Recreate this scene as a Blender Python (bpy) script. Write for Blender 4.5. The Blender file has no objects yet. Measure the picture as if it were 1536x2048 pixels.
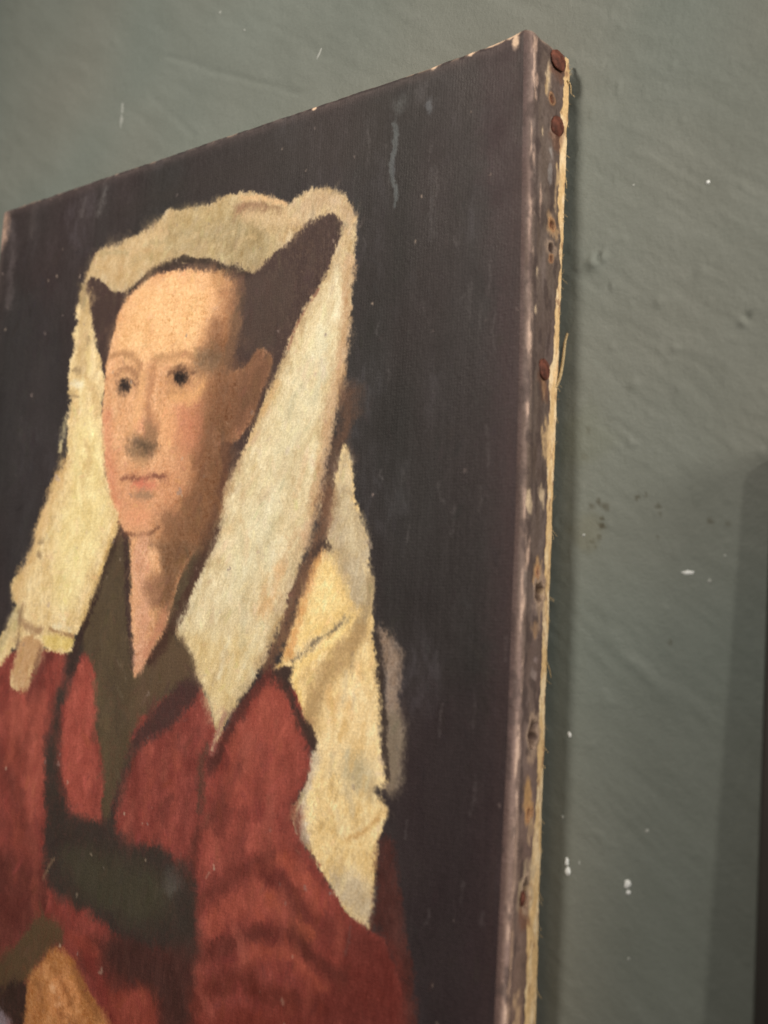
import bpy, math, random
import numpy as np
from mathutils import Matrix, Vector

sc = bpy.context.scene
MM = 0.001
Z0 = 1.70                      # height of the canvas top above the floor (m)

# ------------------------------------------------------------------ camera
def cam_axes(yaw, pitch, roll):
    f = Vector((-math.sin(yaw) * math.cos(pitch), math.cos(yaw) * math.cos(pitch), math.sin(pitch)))
    r = Vector((math.cos(yaw), math.sin(yaw), 0))
    u = r.cross(f)
    c, s = math.cos(roll), math.sin(roll)
    return c * r + s * u, -s * r + c * u, f

cd = bpy.data.cameras.new('camera')
cam = bpy.data.objects.new('camera', cd)
sc.collection.objects.link(cam)
R_, U_, F_ = cam_axes(math.radians(38.04), math.radians(8.273), math.radians(2.87))
cam.matrix_world = Matrix(((R_.x, U_.x, -F_.x, 201.75 * MM), (R_.y, U_.y, -F_.y, -350.52 * MM),
                           (R_.z, U_.z, -F_.z, Z0 - 225.18 * MM), (0, 0, 0, 1)))
cd.sensor_fit = 'HORIZONTAL'
cd.sensor_width = 24.0
cd.lens = 37.5
cd.clip_start = 0.01
cd.clip_end = 50
cd.dof.use_dof = True
cd.dof.focus_distance = 0.462
cd.dof.aperture_fstop = 7.2
sc.camera = cam

# ------------------------------------------------------------------ room light
w = bpy.data.worlds.new('World')
sc.world = w
w.use_nodes = True
bg = w.node_tree.nodes['Background']
bg.inputs['Color'].default_value = (1.0, 0.93, 0.84, 1)
bg.inputs['Strength'].default_value = 0.045

def spot(name, loc, target, power, size, cone, blend, col):
    d = bpy.data.lights.new(name, 'SPOT')
    d.energy = power
    d.color = col
    d.shadow_soft_size = size
    d.spot_size = math.radians(cone)
    d.spot_blend = blend
    o = bpy.data.objects.new(name, d)
    sc.collection.objects.link(o)
    o.location = loc
    o.rotation_euler = (Vector(target) - Vector(loc)).to_track_quat('-Z', 'Y').to_euler()
    return o

WARM = (1.0, 0.89, 0.74)
spot('ceiling_spot_right', (1.48, -0.45, Z0 + 0.14), (-0.05, 0, Z0 - 0.12), 92, 0.36, 60, 0.6, WARM)
spot('ceiling_spot_front', (1.05, -1.10, Z0 + 0.50), (0.0, 0, Z0 - 0.12), 30, 0.04, 50, 0.8, WARM)
spot('ceiling_spot_left', (-0.31, -1.44, Z0 + 0.74), (-0.17, 0, Z0 - 0.045), 119, 0.15, 29.5, 1.0, WARM)

vs = sc.view_settings
vs.view_transform = 'Standard'
vs.look = 'None'
vs.exposure = 0.0
vs.gamma = 1.0
vs.use_curve_mapping = False

# ------------------------------------------------------------------ helpers
def lin(c):
    c = np.asarray(c, float) / 255.0
    return np.where(c <= 0.04045, c / 12.92, ((c + 0.055) / 1.055) ** 2.4)

PIG = np.array([0.84, 0.92, 1.06])        # swatch value -> pigment reflectance

def pigment(c):
    return np.clip(lin(c) * PIG, 0.003, 0.85)

_tab = np.random.RandomState(11).rand(256, 256)

def vnoise(x, y, seed=0):
    x = x + seed * 17.31
    y = y + seed * 9.77
    xi = np.floor(x).astype(np.int64)
    yi = np.floor(y).astype(np.int64)
    fx = x - xi
    fy = y - yi
    fx = fx * fx * (3 - 2 * fx)
    fy = fy * fy * (3 - 2 * fy)
    a = _tab[xi & 255, yi & 255]
    b = _tab[(xi + 1) & 255, yi & 255]
    c = _tab[xi & 255, (yi + 1) & 255]
    d = _tab[(xi + 1) & 255, (yi + 1) & 255]
    return (a + (b - a) * fx) * (1 - fy) + (c + (d - c) * fx) * fy

def fbm(x, y, seed=0, oct=3):
    s = 0
    a = 0.5
    t = 0
    for k in range(oct):
        s = s + a * vnoise(x * 2 ** k, y * 2 ** k, seed + 5 * k)
        t += a
        a *= 0.5
    return s / t - 0.5

def sstep(a, b, x):
    t = np.clip((x - a) / (b - a), 0, 1)
    return t * t * (3 - 2 * t)

def link(o, parent=None):
    sc.collection.objects.link(o)
    if parent is not None:
        o.parent = parent
    return o

def mesh_from(name, verts, quads, mat, parent=None, smooth=True, cols=None):
    me = bpy.data.meshes.new(name)
    verts = np.asarray(verts, np.float32)
    quads = np.asarray(quads, np.int32)
    k = quads.shape[1]
    me.vertices.add(len(verts))
    me.vertices.foreach_set('co', verts.ravel())
    me.loops.add(quads.size)
    me.loops.foreach_set('vertex_index', quads.ravel())
    me.polygons.add(len(quads))
    me.polygons.foreach_set('loop_start', np.arange(0, quads.size, k, dtype=np.int32))
    me.polygons.foreach_set('use_smooth', np.full(len(quads), smooth))
    if cols is not None:
        at = me.color_attributes.new('pigment', 'FLOAT_COLOR', 'POINT')
        c4 = np.ones((len(verts), 4), np.float32)
        c4[:, :cols.shape[1]] = cols
        at.data.foreach_set('color', c4.ravel())
    me.update(calc_edges=True)
    me.validate()
    me.materials.append(mat)
    return link(bpy.data.objects.new(name, me), parent)

def grid_quads(nr, nc, flip=False):
    i = np.arange((nr - 1) * nc).reshape(nr - 1, nc)[:, :-1].ravel()
    q = np.stack([i, i + nc, i + nc + 1, i + 1], 1)
    return q[:, ::-1] if flip else q

def py_mesh(name, verts, faces, mat, parent=None, smooth=False):
    me = bpy.data.meshes.new(name)
    me.from_pydata(verts, [], faces)
    me.update()
    for p in me.polygons:
        p.use_smooth = smooth
    me.materials.append(mat)
    return link(bpy.data.objects.new(name, me), parent)

def box(name, lo, hi, mat, parent=None, bevel=0.0):
    (x0, y0, z0), (x1, y1, z1) = lo, hi
    v = [(x0, y0, z0), (x1, y0, z0), (x1, y1, z0), (x0, y1, z0), (x0, y0, z1), (x1, y0, z1), (x1, y1, z1), (x0, y1, z1)]
    f = [(0, 3, 2, 1), (4, 5, 6, 7), (0, 1, 5, 4), (1, 2, 6, 5), (2, 3, 7, 6), (3, 0, 4, 7)]
    o = py_mesh(name, v, f, mat, parent)
    if bevel:
        m = o.modifiers.new('bevel', 'BEVEL')
        m.width = bevel
        m.segments = 2
    return o

# ------------------------------------------------------------------ materials
def new_mat(name):
    m = bpy.data.materials.new(name)
    m.use_nodes = True
    nt = m.node_tree
    return m, nt, nt.nodes['Principled BSDF']

def nd(nt, typ, **kw):
    n = nt.nodes.new(typ)
    for k, v in kw.items():
        if k in n.inputs:
            n.inputs[k].default_value = v
        else:
            setattr(n, k, v)
    return n

def attr_material(name, rough, spec, bump_scales, strength, dist, grain=0.12, grain_scale=900, weave=False, stretch=(1, 1, 1), rough_var=0.15):
    m, nt, b = new_mat(name)
    L = nt.links
    at = nd(nt, 'ShaderNodeAttribute', attribute_name='pigment')
    tc = nd(nt, 'ShaderNodeTexCoord')
    mp = nd(nt, 'ShaderNodeMapping')
    mp.inputs['Scale'].default_value = stretch
    L.new(tc.outputs['Object'], mp.inputs['Vector'])
    n1 = nd(nt, 'ShaderNodeTexNoise', Scale=grain_scale, Detail=3.0, Roughness=0.65)
    L.new(mp.outputs[0], n1.inputs['Vector'])
    mr = nd(nt, 'ShaderNodeMapRange')
    mr.inputs['From Min'].default_value = 0.3
    mr.inputs['From Max'].default_value = 0.7
    mr.inputs['To Min'].default_value = 1 - grain
    mr.inputs['To Max'].default_value = 1 + grain
    L.new(n1.outputs['Fac'], mr.inputs['Value'])
    mx = nd(nt, 'ShaderNodeVectorMath', operation='SCALE')
    L.new(at.outputs['Color'], mx.inputs[0])
    L.new(mr.outputs[0], mx.inputs['Scale'])
    L.new(mx.outputs[0], b.inputs['Base Color'])
    # relief
    prev = None
    for sca, amt in bump_scales:
        n = nd(nt, 'ShaderNodeTexNoise', Scale=sca, Detail=2.0)
        L.new(mp.outputs[0], n.inputs['Vector'])
        q = nd(nt, 'ShaderNodeMath', operation='MULTIPLY')
        q.inputs[1].default_value = amt
        L.new(n.outputs['Fac'], q.inputs[0])
        if prev is None:
            prev = q
        else:
            a = nd(nt, 'ShaderNodeMath', operation='ADD')
            L.new(prev.outputs[0], a.inputs[0])
            L.new(q.outputs[0], a.inputs[1])
            prev = a
    if weave:
        for ax in ('X', 'Z'):
            wv = nd(nt, 'ShaderNodeTexWave', Scale=weave, Distortion=2.5, Detail=2.0)
            wv.bands_direction = ax
            wv.inputs['Detail Scale'].default_value = 0.3
            L.new(tc.outputs['Object'], wv.inputs['Vector'])
            q = nd(nt, 'ShaderNodeMath', operation='MULTIPLY')
            q.inputs[1].default_value = 0.07
            L.new(wv.outputs['Fac'], q.inputs[0])
            a = nd(nt, 'ShaderNodeMath', operation='ADD')
            L.new(prev.outputs[0], a.inputs[0])
            L.new(q.outputs[0], a.inputs[1])
            prev = a
    bp = nd(nt, 'ShaderNodeBump', Strength=strength, Distance=dist)
    L.new(prev.outputs[0], bp.inputs['Height'])
    L.new(bp.outputs[0], b.inputs['Normal'])
    r = nd(nt, 'ShaderNodeMapRange')
    r.inputs['To Min'].default_value = rough - rough_var
    r.inputs['To Max'].default_value = rough + rough_var
    n2 = nd(nt, 'ShaderNodeTexNoise', Scale=60.0, Detail=4.0)
    L.new(mp.outputs[0], n2.inputs['Vector'])
    L.new(n2.outputs['Fac'], r.inputs['Value'])
    L.new(r.outputs[0], b.inputs['Roughness'])
    b.inputs['Specular IOR Level'].default_value = spec
    return m

def noise_material(name, c0, c1, scale, rough=0.6, spec=0.3, bump=0.3, dist=0.0004, stretch=(1, 1, 1), contrast=(0.35, 0.65)):
    m, nt, b = new_mat(name)
    L = nt.links
    tc = nd(nt, 'ShaderNodeTexCoord')
    mp = nd(nt, 'ShaderNodeMapping')
    mp.inputs['Scale'].default_value = stretch
    L.new(tc.outputs['Object'], mp.inputs['Vector'])
    n = nd(nt, 'ShaderNodeTexNoise', Scale=scale, Detail=5.0, Roughness=0.65)
    L.new(mp.outputs[0], n.inputs['Vector'])
    cr = nd(nt, 'ShaderNodeValToRGB')
    cr.color_ramp.elements[0].position = contrast[0]
    cr.color_ramp.elements[1].position = contrast[1]
    cr.color_ramp.elements[0].color = (*pigment(c0), 1)
    cr.color_ramp.elements[1].color = (*pigment(c1), 1)
    L.new(n.outputs['Fac'], cr.inputs[0])
    L.new(cr.outputs[0], b.inputs['Base Color'])
    bp = nd(nt, 'ShaderNodeBump', Strength=bump, Distance=dist)
    L.new(n.outputs['Fac'], bp.inputs['Height'])
    L.new(bp.outputs[0], b.inputs['Normal'])
    b.inputs['Roughness'].default_value = rough
    b.inputs['Specular IOR Level'].default_value = spec
    return m

M_WALL = attr_material('wall_paint', 0.58, 0.22, ((300, 0.5), (900, 0.35), (2000, 0.2)), 0.5, 0.0006, grain=0.035, grain_scale=500)
M_PAINT = attr_material('oil_paint', 0.56, 0.26, ((700, 0.6), (2200, 0.4)), 0.55, 0.00026, grain=0.17, grain_scale=1300, weave=260, rough_var=.24)
M_SIDE = attr_material('worn_canvas_edge', 0.62, 0.2, ((500, 0.7), (1600, 0.5)), 0.7, 0.0005, grain=0.16, grain_scale=900)
M_WOOD = noise_material('stretcher_pine', (168, 128, 84), (206, 168, 116), 60, 0.7, 0.2, 0.3, 0.0003, (1, 1, 0.08))
M_RUST = noise_material('rusted_iron', (66, 36, 28), (122, 70, 54), 420, 0.72, 0.3, 0.8, 0.0006)
M_THREAD = noise_material('linen_thread', (170, 144, 104), (206, 178, 132), 900, 0.9, 0.1)
M_WHITE = noise_material('white_paint_spatter', (214, 210, 200), (240, 238, 230), 700, 0.5, 0.4)
M_GREYFLECK = noise_material('grey_paint_spatter', (136, 137, 127), (160, 159, 149), 700, 0.5, 0.4)
M_BLACK = noise_material('black_stained_moulding', (26, 22, 19), (40, 34, 30), 90, 0.5, 0.3, 0.3, 0.0004, (1, 1, 0.15))
M_PANEL = noise_material('dark_print_panel', (38, 36, 34), (58, 52, 46), 25, 0.6, 0.3)

# ------------------------------------------------------------------ wall
def spaced(segs):
    out = [segs[0][0]]
    for a, b, st in segs:
        n = max(1, int(round((b - a) / st)))
        out += list(np.linspace(a, b, n + 1)[1:])
    return np.array(out)

WALL_Y = 4.0
wx = spaced([(-900, -420, 40), (-420, -2, 2.2), (-2, 92, 0.85), (92, 500, 20)])
wv = spaced([(-500, -170, 30), (-170, -10, 1.2), (-10, 345, 0.95), (345, 900, 30)])
WX, WV = np.meshgrid(wx, wv)
# diagonal trowel and brush relief, long waviness, small pimples
d1 = (WX * 0.78 + WV * 0.62)
d2 = (-WX * 0.62 + WV * 0.78)
rel = 0.5 * fbm(WX / 60, WV / 60, 1, 2) + 0.20 * fbm(d1 / 26, d2 / 7, 2, 3) + 0.10 * fbm(d1 / 8, d2 / 3.2, 3, 2)
patch = sstep(-0.05, 0.2, fbm(WX / 45, WV / 45, 9, 2))
rel += 0.18 * patch * fbm(WX / 5.0, WV / 5.0, 4, 2) + 0.10 * fbm(d1 / 3.6, d2 / 1.6, 6, 3) + 0.16 * (0.5 - abs(2 * vnoise(d1 / 15, d2 / 3.6, 7) - 1)) * sstep(-.12, .15, fbm(WX / 30, WV / 30, 8, 2))
pim = vnoise(WX / 3.4, WV / 3.4, 21)
rel += 0.22 * sstep(0.86, 0.98, pim)
def lump(cx, cv, r, h, sx=1.0):
    global rel
    g = np.exp(-(((WX - cx) / (r * sx)) ** 2 + ((WV - cv) / r) ** 2))
    rel = rel + h * g
lump(10.6, 77.0, 2.6, 1.6, 0.9)
lump(12.6, 75.2, 1.3, -1.5, 0.7)
lump(14.4, 76.0, 1.7, 1.1, 0.7)
lump(16.6, 86.6, 0.8, -0.8)
lump(17.6, 86.8, 0.8, 0.6)
lump(64.9, 104.6, 1.1, -1.1)
lump(64.0, 106.4, 1.2, 0.7)
lump(35, 95, 1.5, 0.5); lump(41, 112, 1.3, 0.45); lump(27, 122, 1.6, 0.45); lump(50, 87, 2.2, 0.4)
for (ax, av, bx, bv, dep, wd) in ((-223, -70, -187, -51, .5, 1.0), (-187, -51, -164, -40.5, .5, .8), (-164, -40.5, -133, -24.6, .5, .9),
                                  (-228, -48, -198, -22, .35, 1.2), (-150, -62, -120, -38, .3, .8), (30, 105, 52, 120, .12, 1.2), (44, 112, 58, 118, -.1, 1.5),
                                  (6, 105, 24, 124, .08, 1.4), (20, 205, 48, 232, -.25, 2.4), (28, 214, 52, 228, -.2, 2.0), (8, 196, 26, 214, -.22, 2.0)):
    t = np.clip(((WX - ax) * (bx - ax) + (WV - av) * (bv - av)) / ((bx - ax) ** 2 + (bv - av) ** 2), 0, 1)
    dd = np.hypot(WX - ax - t * (bx - ax) + 1.6 * fbm(WX / 9, WV / 9, 31, 2), WV - av - t * (bv - av) + 1.6 * fbm(WX / 9, WV / 9, 32, 2))
    rel = rel - dep * np.exp(-(dd / wd) ** 2)
wc = np.array([115., 116.5, 106.])[None, None, :] * np.ones(WX.shape + (1,))
mott = fbm(WX / 30, WV / 30, 41, 3)[..., None]
wc = wc * (1 + 0.05 * mott) + 5.0 * fbm(WX / 70, WV / 70, 43, 2)[..., None] * np.array([1.2, -0.2, -0.6])
wc += 9 * (fbm(d1 / 22, d2 / 4, 44, 3)[..., None])
# olive damp specks and dark rubs
def stain(cx, cv, r, col, a, br=1.2):
    global wc
    dd = np.hypot(WX - cx, WV - cv) + r * br * fbm(WX / (r * .9), WV / (r * .9), int(abs(cx * 7 + cv)) % 97, 2)
    k = (a * (1 - sstep(r * 0.5, r * 1.1, dd)))[..., None]
    wc = wc * (1 - k) + np.array(col) * k
for cx, cv, r, a in ((12.2, 161.8, 1.9, .5), (14.8, 160.6, 1.6, .6), (17.2, 162.4, 1.5, .45), (15.9, 166.6, 1.1, .75), (16.1, 169.0, 1.3, .85),
                     (14.9, 172.6, 1.0, .6), (12.6, 174, .9, .5), (13.8, 175.6, .8, .4), (28.6, 160, 1.1, .6), (31.8, 159, 1.0, .4), (36, 163.5, 1.0, .55),
                     (37, 166, 1.0, .3), (36.2, 173.5, .9, .4), (53.5, 169, 1.1, .5), (59.5, 170, 1.1, .3), (41, 207, 1.0, .4), (9, 145, 1.6, .3), (10, 136, 1.4, .3)):
    stain(cx, cv, r, (66, 60, 46), a)
stain(9, 140, 14, (104, 106, 90), .35)
stain(12, 170, 9, (112, 108, 88), .4)
wco = np.stack([WX * MM, (WALL_Y - rel) * MM, -WV * MM], -1).reshape(-1, 3)
wall = mesh_from('wall', wco, grid_quads(len(wv), len(wx)), M_WALL, cols=pigment(wc).reshape(-1, 3))
wall.location.z = Z0
wall['kind'] = 'structure'
wall['label'] = 'grey-green painted plaster wall with trowel marks and paint flecks'

def fleck(x, v, rx, rz, h, mat, seed, ang=0.0):
    rnd = random.Random(seed)
    vs_, fs = [], []
    n, rings = 12, 3
    ph = [rnd.uniform(0.78, 1.2) for _ in range(n)]
    for k in range(rings):
        q = math.cos(k / rings * math.pi / 2)
        for i in range(n):
            a = 2 * math.pi * i / n
            px, pz = rx * q * ph[i] * math.cos(a), rz * q * ph[i] * math.sin(a)
            vs_.append(((px * math.cos(ang) - pz * math.sin(ang)) * MM, -h * math.sin(k / rings * math.pi / 2) * MM,
                        (px * math.sin(ang) + pz * math.cos(ang)) * MM))
    vs_.append((0, -h * MM, 0))
    for k in range(rings - 1):
        for i in range(n):
            j = (i + 1) % n
            fs.append((k * n + i, k * n + j, (k + 1) * n + j, (k + 1) * n + i))
    for i in range(n):
        fs.append(((rings - 1) * n + i, (rings - 1) * n + (i + 1) % n, len(vs_) - 1))
    o = py_mesh('paint_fleck', vs_, fs, mat, wall, True)
    # seat it on the relief
    ci = np.argmin(abs(wx - x)); ri = np.argmin(abs(wv - v))
    o.location = (x * MM, (WALL_Y - rel[ri, ci] + 0.05) * MM, -v * MM)
    return o
for k, (x, v, rx, rz, h, m, ang) in enumerate((
        (6.5, 278.2, 0.85, 1.5, .5, 0, 0), (7.0, 281.0, 1.1, 1.6, .6, 0, .1), (28.0, 282.3, 1.25, 1.35, .6, 0, -.3), (28.3, 284.7, .8, .8, .4, 0, 0),
        (51.7, 57.0, .8, .8, .4, 0, 0), (46.5, 185.0, 2.2, .75, .35, 0, -.05), (53.7, 187.8, .8, .8, .3, 1, 0), (6.2, 237.7, .7, 1.1, .35, 0, .2),
        (4.4, 264.3, .7, .7, .3, 1, 0), (34.2, 265.4, .8, .8, .3, 1, 0), (28.8, 304.5, .6, .6, .3, 1, 0), (11.0, 278, .4, .7, .2, 1, 0),
        (-252.3, -46, 1.3, 9.0, .12, 1, .05), (-123.6, -40.7, .7, 4.0, .3, 1, -.5), (-187, -80.5, .8, .8, .3, 1, 0), (-170, -66.4, .6, .6, .3, 1, 0),
        (25.0, 52, .5, .5, .2, 1, 0), (58.5, 180, .5, .5, .2, 1, 0), (9.5, 171.8, .7, .7, .3, 1, 0))):
    fleck(x, v, rx, rz, h, M_GREYFLECK if m else M_WHITE, k + 3, ang)

# ------------------------------------------------------------------ the canvas
T, W, H = 22.0, 306.0, 400.0
RAD = 3.4
def bow_front(v):     # the right stretcher bar is not quite straight
    return np.interp(v, [0, 12, 40, 110, 165, 240, 330, 400], [-1.4, -0.9, -0.2, 1.4, 2.1, 1.9, 0.6, 0.0])
def bow_back(v):
    return np.interp(v, [0, 20, 40, 110, 165, 240, 330, 400], [1.6, 1.5, 1.3, 0.5, -0.2, -0.7, -0.7, -0.7])

painting = bpy.data.objects.new('canvas_painting', None)
link(painting)
painting.location = (0, 0, Z0)
painting['label'] = 'unframed old oil portrait of a woman in cream headdress and red dress'
painting['category'] = 'painting'

st = []
x = 0.0
while x < W:
    st.append(-x)
    x += 0.36 + 0.30 * (x / W)
cu = np.array(st[::-1] + [])
cu = np.concatenate([[-W], cu[cu > -W + 0.2]])
rv = np.linspace(0, H, 960)
GU, GV = np.meshgrid(cu, rv)
COL = np.empty(GU.shape + (3,))
HGT = np.zeros(GU.shape)

# dark varnished ground with vertical brushing
n_a = fbm(GU / 40, GV / 90, 50, 3)
n_b = fbm(GU / 1.6, GV / 30, 51, 3)
n_c = fbm(GU / 0.8, GV / 2.5, 52, 2)
COL[:] = np.array([52., 45., 44.])
COL += (14 * n_a + 8 * n_b + 9 * n_c)[..., None] * np.array([1.0, .97, .97])
haze_ = sstep(-.02, .3, fbm(GU / 16, GV / 34, 55, 4)) * (.5 + sstep(-.1, .2, fbm(GU / 2.2, GV / 5, 56, 3)))  # hazy bloom whose bluish sheen is painted into the ground colour
COL += (10 * haze_)[..., None] * np.array([.95, .97, 1.06])
COL += (8 * fbm(GU / 25, GV / 60, 53, 2))[..., None] * np.array([1.0, -.1, .1])
HGT += 0.10 * n_b + 0.05 * n_c

def catmull(p, sub, closed):
    p = np.asarray(p, float)
    n = len(p)
    out = []
    for i in range(n if closed else n - 1):
        if closed:
            a, b, c, d = p[(i - 1) % n], p[i], p[(i + 1) % n], p[(i + 2) % n]
        else:
            a, b, c, d = p[max(i - 1, 0)], p[i], p[i + 1], p[min(i + 2, n - 1)]
        for k in range(sub):
            t = k / sub
            out.append(0.5 * (2 * b + (c - a) * t + (2 * a - 5 * b + 4 * c - d) * t * t + (3 * b - a - 3 * c + d) * t ** 3))
    if not closed:
        out.append(p[-1])
    return np.array(out)

def seg_dist(X, Y, p, closed):
    best = np.full(X.shape, 1e9)
    n = len(p)
    inside = np.zeros(X.shape, bool)
    for i in range(n if closed else n - 1):
        a = p[i]
        b = p[(i + 1) % n]
        d = b - a
        L2 = max(d @ d, 1e-9)
        t = np.clip(((X - a[0]) * d[0] + (Y - a[1]) * d[1]) / L2, 0, 1)
        best = np.minimum(best, (X - a[0] - t * d[0]) ** 2 + (Y - a[1] - t * d[1]) ** 2)
        if closed:
            c = (a[1] > Y) != (b[1] > Y)
            if d[1] != 0:
                inside ^= c & (X < a[0] + (Y - a[1]) * d[0] / d[1])
    return np.sqrt(best), inside

_seed = [100]
def lay(p, closed, rad, col, feather, jit, alpha, tex, ramp=None):
    _seed[0] += 1
    sd0 = _seed[0] % 53
    m = rad + feather + 3 * jit + 0.5
    c0, c1 = np.searchsorted(cu, [p[:, 0].min() - m, p[:, 0].max() + m])
    r0, r1 = np.searchsorted(rv, [p[:, 1].min() - m, p[:, 1].max() + m])
    c0 = max(c0 - 1, 0); r0 = max(r0 - 1, 0)
    c1 = min(c1 + 1, len(cu)); r1 = min(r1 + 1, len(rv))
    if c1 - c0 < 2 or r1 - r0 < 2:
        return
    U = GU[r0:r1, c0:c1]
    V = GV[r0:r1, c0:c1]
    st_ = 3 if U.size > 15000 else 1
    ci = np.unique(np.append(np.arange(0, c1 - c0, st_), c1 - c0 - 1))
    ri = np.unique(np.append(np.arange(0, r1 - r0, st_), r1 - r0 - 1))
    Uc, Vc = U[np.ix_(ri, ci)], V[np.ix_(ri, ci)]
    wamp = min(2.0, 0.42 * feather + 0.28 * jit)
    d, ins = seg_dist(Uc + wamp * 2 * fbm(Uc / 6, Vc / 6, sd0 + 31, 2), Vc + wamp * 2 * fbm(Uc / 6, Vc / 6, sd0 + 37, 2), p, closed)
    sd = np.where(ins, d, -d) if closed else rad * (1 + 1.1 * fbm(Uc / 7, Vc / 7, sd0 + 41, 2)) - d
    if st_ > 1:
        cc = np.arange(c1 - c0); rr = np.arange(r1 - r0)
        k = np.clip(np.searchsorted(ci, cc, 'right') - 1, 0, len(ci) - 2)
        f = (cc - ci[k]) / (ci[k + 1] - ci[k])
        tmp = sd[:, k] * (1 - f) + sd[:, k + 1] * f
        k = np.clip(np.searchsorted(ri, rr, 'right') - 1, 0, len(ri) - 2)
        f = ((rr - ri[k]) / (ri[k + 1] - ri[k]))[:, None]
        sd = tmp[k] * (1 - f) + tmp[k + 1] * f
    e = fbm(U / 2.6, V / 2.6, sd0, 2) * 1.5 + fbm(U / 0.75, V / 0.9, sd0 + 3, 2) * 0.8
    sd = sd + jit * e
    soft = feather * (0.45 + 2.2 * np.clip(fbm(U / 9, V / 9, sd0 + 43, 2) + .28, 0, .8))
    sd = sd + np.minimum(soft, 1.6) * 2.4 * fbm(U / 0.75, V / 1.0, sd0 + 53, 3)      # bristle-broken edge
    a = alpha * sstep(-soft, soft, sd)
    if ramp:
        (ax, ay), (bx, by) = ramp
        t_ = ((U - ax) * (bx - ax) + (V - ay) * (by - ay)) / ((bx - ax) ** 2 + (by - ay) ** 2)
        a = a * sstep(0, 1, t_ + 0.5 * fbm(U / 5, V / 5, sd0 + 47, 3))
    # brush texture of the pigment itself
    br = fbm(U / 5, V / 7, sd0 + 7, 3)
    if tex == 'veil':
        g = fbm(U / 0.8, V / 1.0, sd0 + 9, 3)
        h = fbm((U + .42 * V) / 0.9, (V - .42 * U) / 3.2, sd0 + 13, 3)
        tone = 54 * br + 26 * g + 32 * h
        tint = np.array([.85, 1.0, 1.12])
        relief = 0.5 * g + 0.6 * h + 0.3 * br + 0.15
    elif tex == 'skin':
        g = fbm(U / 0.95, V / 0.85, sd0 + 9, 3)
        pit = sstep(0.78, 0.95, vnoise(U / 0.8, V / 0.8, sd0 + 15))
        tone = 34 * br + 54 * g - 34 * pit
        tint = np.array([.9, 1.0, 1.0])
        relief = 0.5 * g + 0.15 * br - 0.15 * pit
    elif tex == 'cloth':
        g = fbm(U / 0.9, V / 3.0, sd0 + 9, 2)
        fl = sstep(0.84, 0.97, vnoise(U / 1.1, V / 1.8, sd0 + 17))
        tone = 56 * br + 28 * g + 24 * fl
        tint = np.array([1.1, .75, .65])
        relief = 0.24 * g + 0.2 * br + 0.2 * fl
    elif tex == 'bg':
        g = fbm(U / 1.2, V / 14, sd0 + 9, 2)
        tone = 10 * br + 10 * g
        tint = np.array([1., .95, .9])
        relief = 0.14 * g
    else:
        g = fbm(U / 0.7, V / 1.2, sd0 + 9, 2)
        tone = 14 * br + 14 * g
        tint = np.array([1., .95, .9])
        relief = 0.2 * g
    bright = 0.35 + 0.65 * (sum(col) / 3) / 200.0
    C = np.array(col, float) + (tone * bright)[..., None] * tint
    # broken coverage where the brush ran dry
    dry = 0.90 + 0.10 * sstep(-0.22, 0.02, fbm(U / 0.9, V / 1.6, sd0 + 23, 2))
    a = a * dry
    S = COL[r0:r1, c0:c1]
    S += (C - S) * a[..., None]
    Hh = HGT[r0:r1, c0:c1]
    Hh += (relief - Hh * 0.8) * a

def fill(pts, col, feather, jit, alpha, tex):
    lay(catmull(pts, 3, True), True, 0.0, col, max(feather, .25), jit, alpha, tex)

def blend(pts, col, feather, jit, alpha, tex, p0, p1):      # a tone worked in gradually from p0 to p1
    lay(catmull(pts, 3, True), True, 0.0, col, max(feather, .25), jit, alpha, tex, (p0, p1))

def stroke(pts, rad, col, feather, jit, alpha, tex):
    lay(catmull(pts, 4, False), False, rad, col, max(feather, .25), jit, alpha, tex)

# the picture, coordinates in mm: x from the right edge, y down from the top edge
fill([(-17.0,7.9),(-1.9,6.8),(5.8,163.7),(3.0,325.9),(-13.2,329.2),(-7.5,227.7),(-8.8,129.2)],(64, 48, 49),7.06,1.76,0.70,'bg')  # warm dark ground by the right edge
fill([(-39.3,245.6),(-2.8,227.4),(-0.4,329.5),(-32.0,336.0)],(50, 39, 40),10.26,1.71,0.60,'bg')  # dark red ground low
fill([(-298.8,57.7),(-255.5,59.4),(-242.3,127.0),(-258.3,167.3),(-278.7,182.9)],(52, 48, 48),9.03,2.41,0.60,'bg')  # cool dark ground left of figure
fill([(-217.6,20.9),(-128.8,9.7),(-57.7,5.8),(-65.4,33.4),(-116.3,27.6),(-184.5,21.1)],(52, 45, 42),9.78,1.96,0.60,'bg')  # warm ground above headdress
stroke([(-73.8,120.3),(-75.3,133.2),(-78.5,147.9),(-81.6,160.6)],4.63,(98, 70, 54),3.37,0.84,0.90,'p')  # brown shade beside veil
fill([(-54.9,205.4),(-51.0,205.8),(-47.1,209.7),(-44.0,214.1),(-43.6,221.3),(-44.7,227.9),(-42.7,235.9),(-41.8,241.2),(-41.7,253.8),(-42.9,258.7),(-46.8,259.3),(-49.3,253.0),(-49.8,239.0),(-50.8,222.5),(-52.2,214.2)],(158, 134, 114),1.88,1.13,0.95,'veil')  # ghost of veil
fill([(-49.3,236.3),(-42.8,234.3),(-41.3,253.9),(-43.7,259.1),(-47.3,258.6)],(128, 112, 92),2.60,0.93,0.80,'p')  # lower ghost
stroke([(-55.1,205.9),(-53.3,217.9),(-51.6,229.7),(-49.7,243.0),(-47.0,256.1)],1.33,(62, 50, 44),0.95,0.57,0.90,'p')  # dark gap
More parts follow.
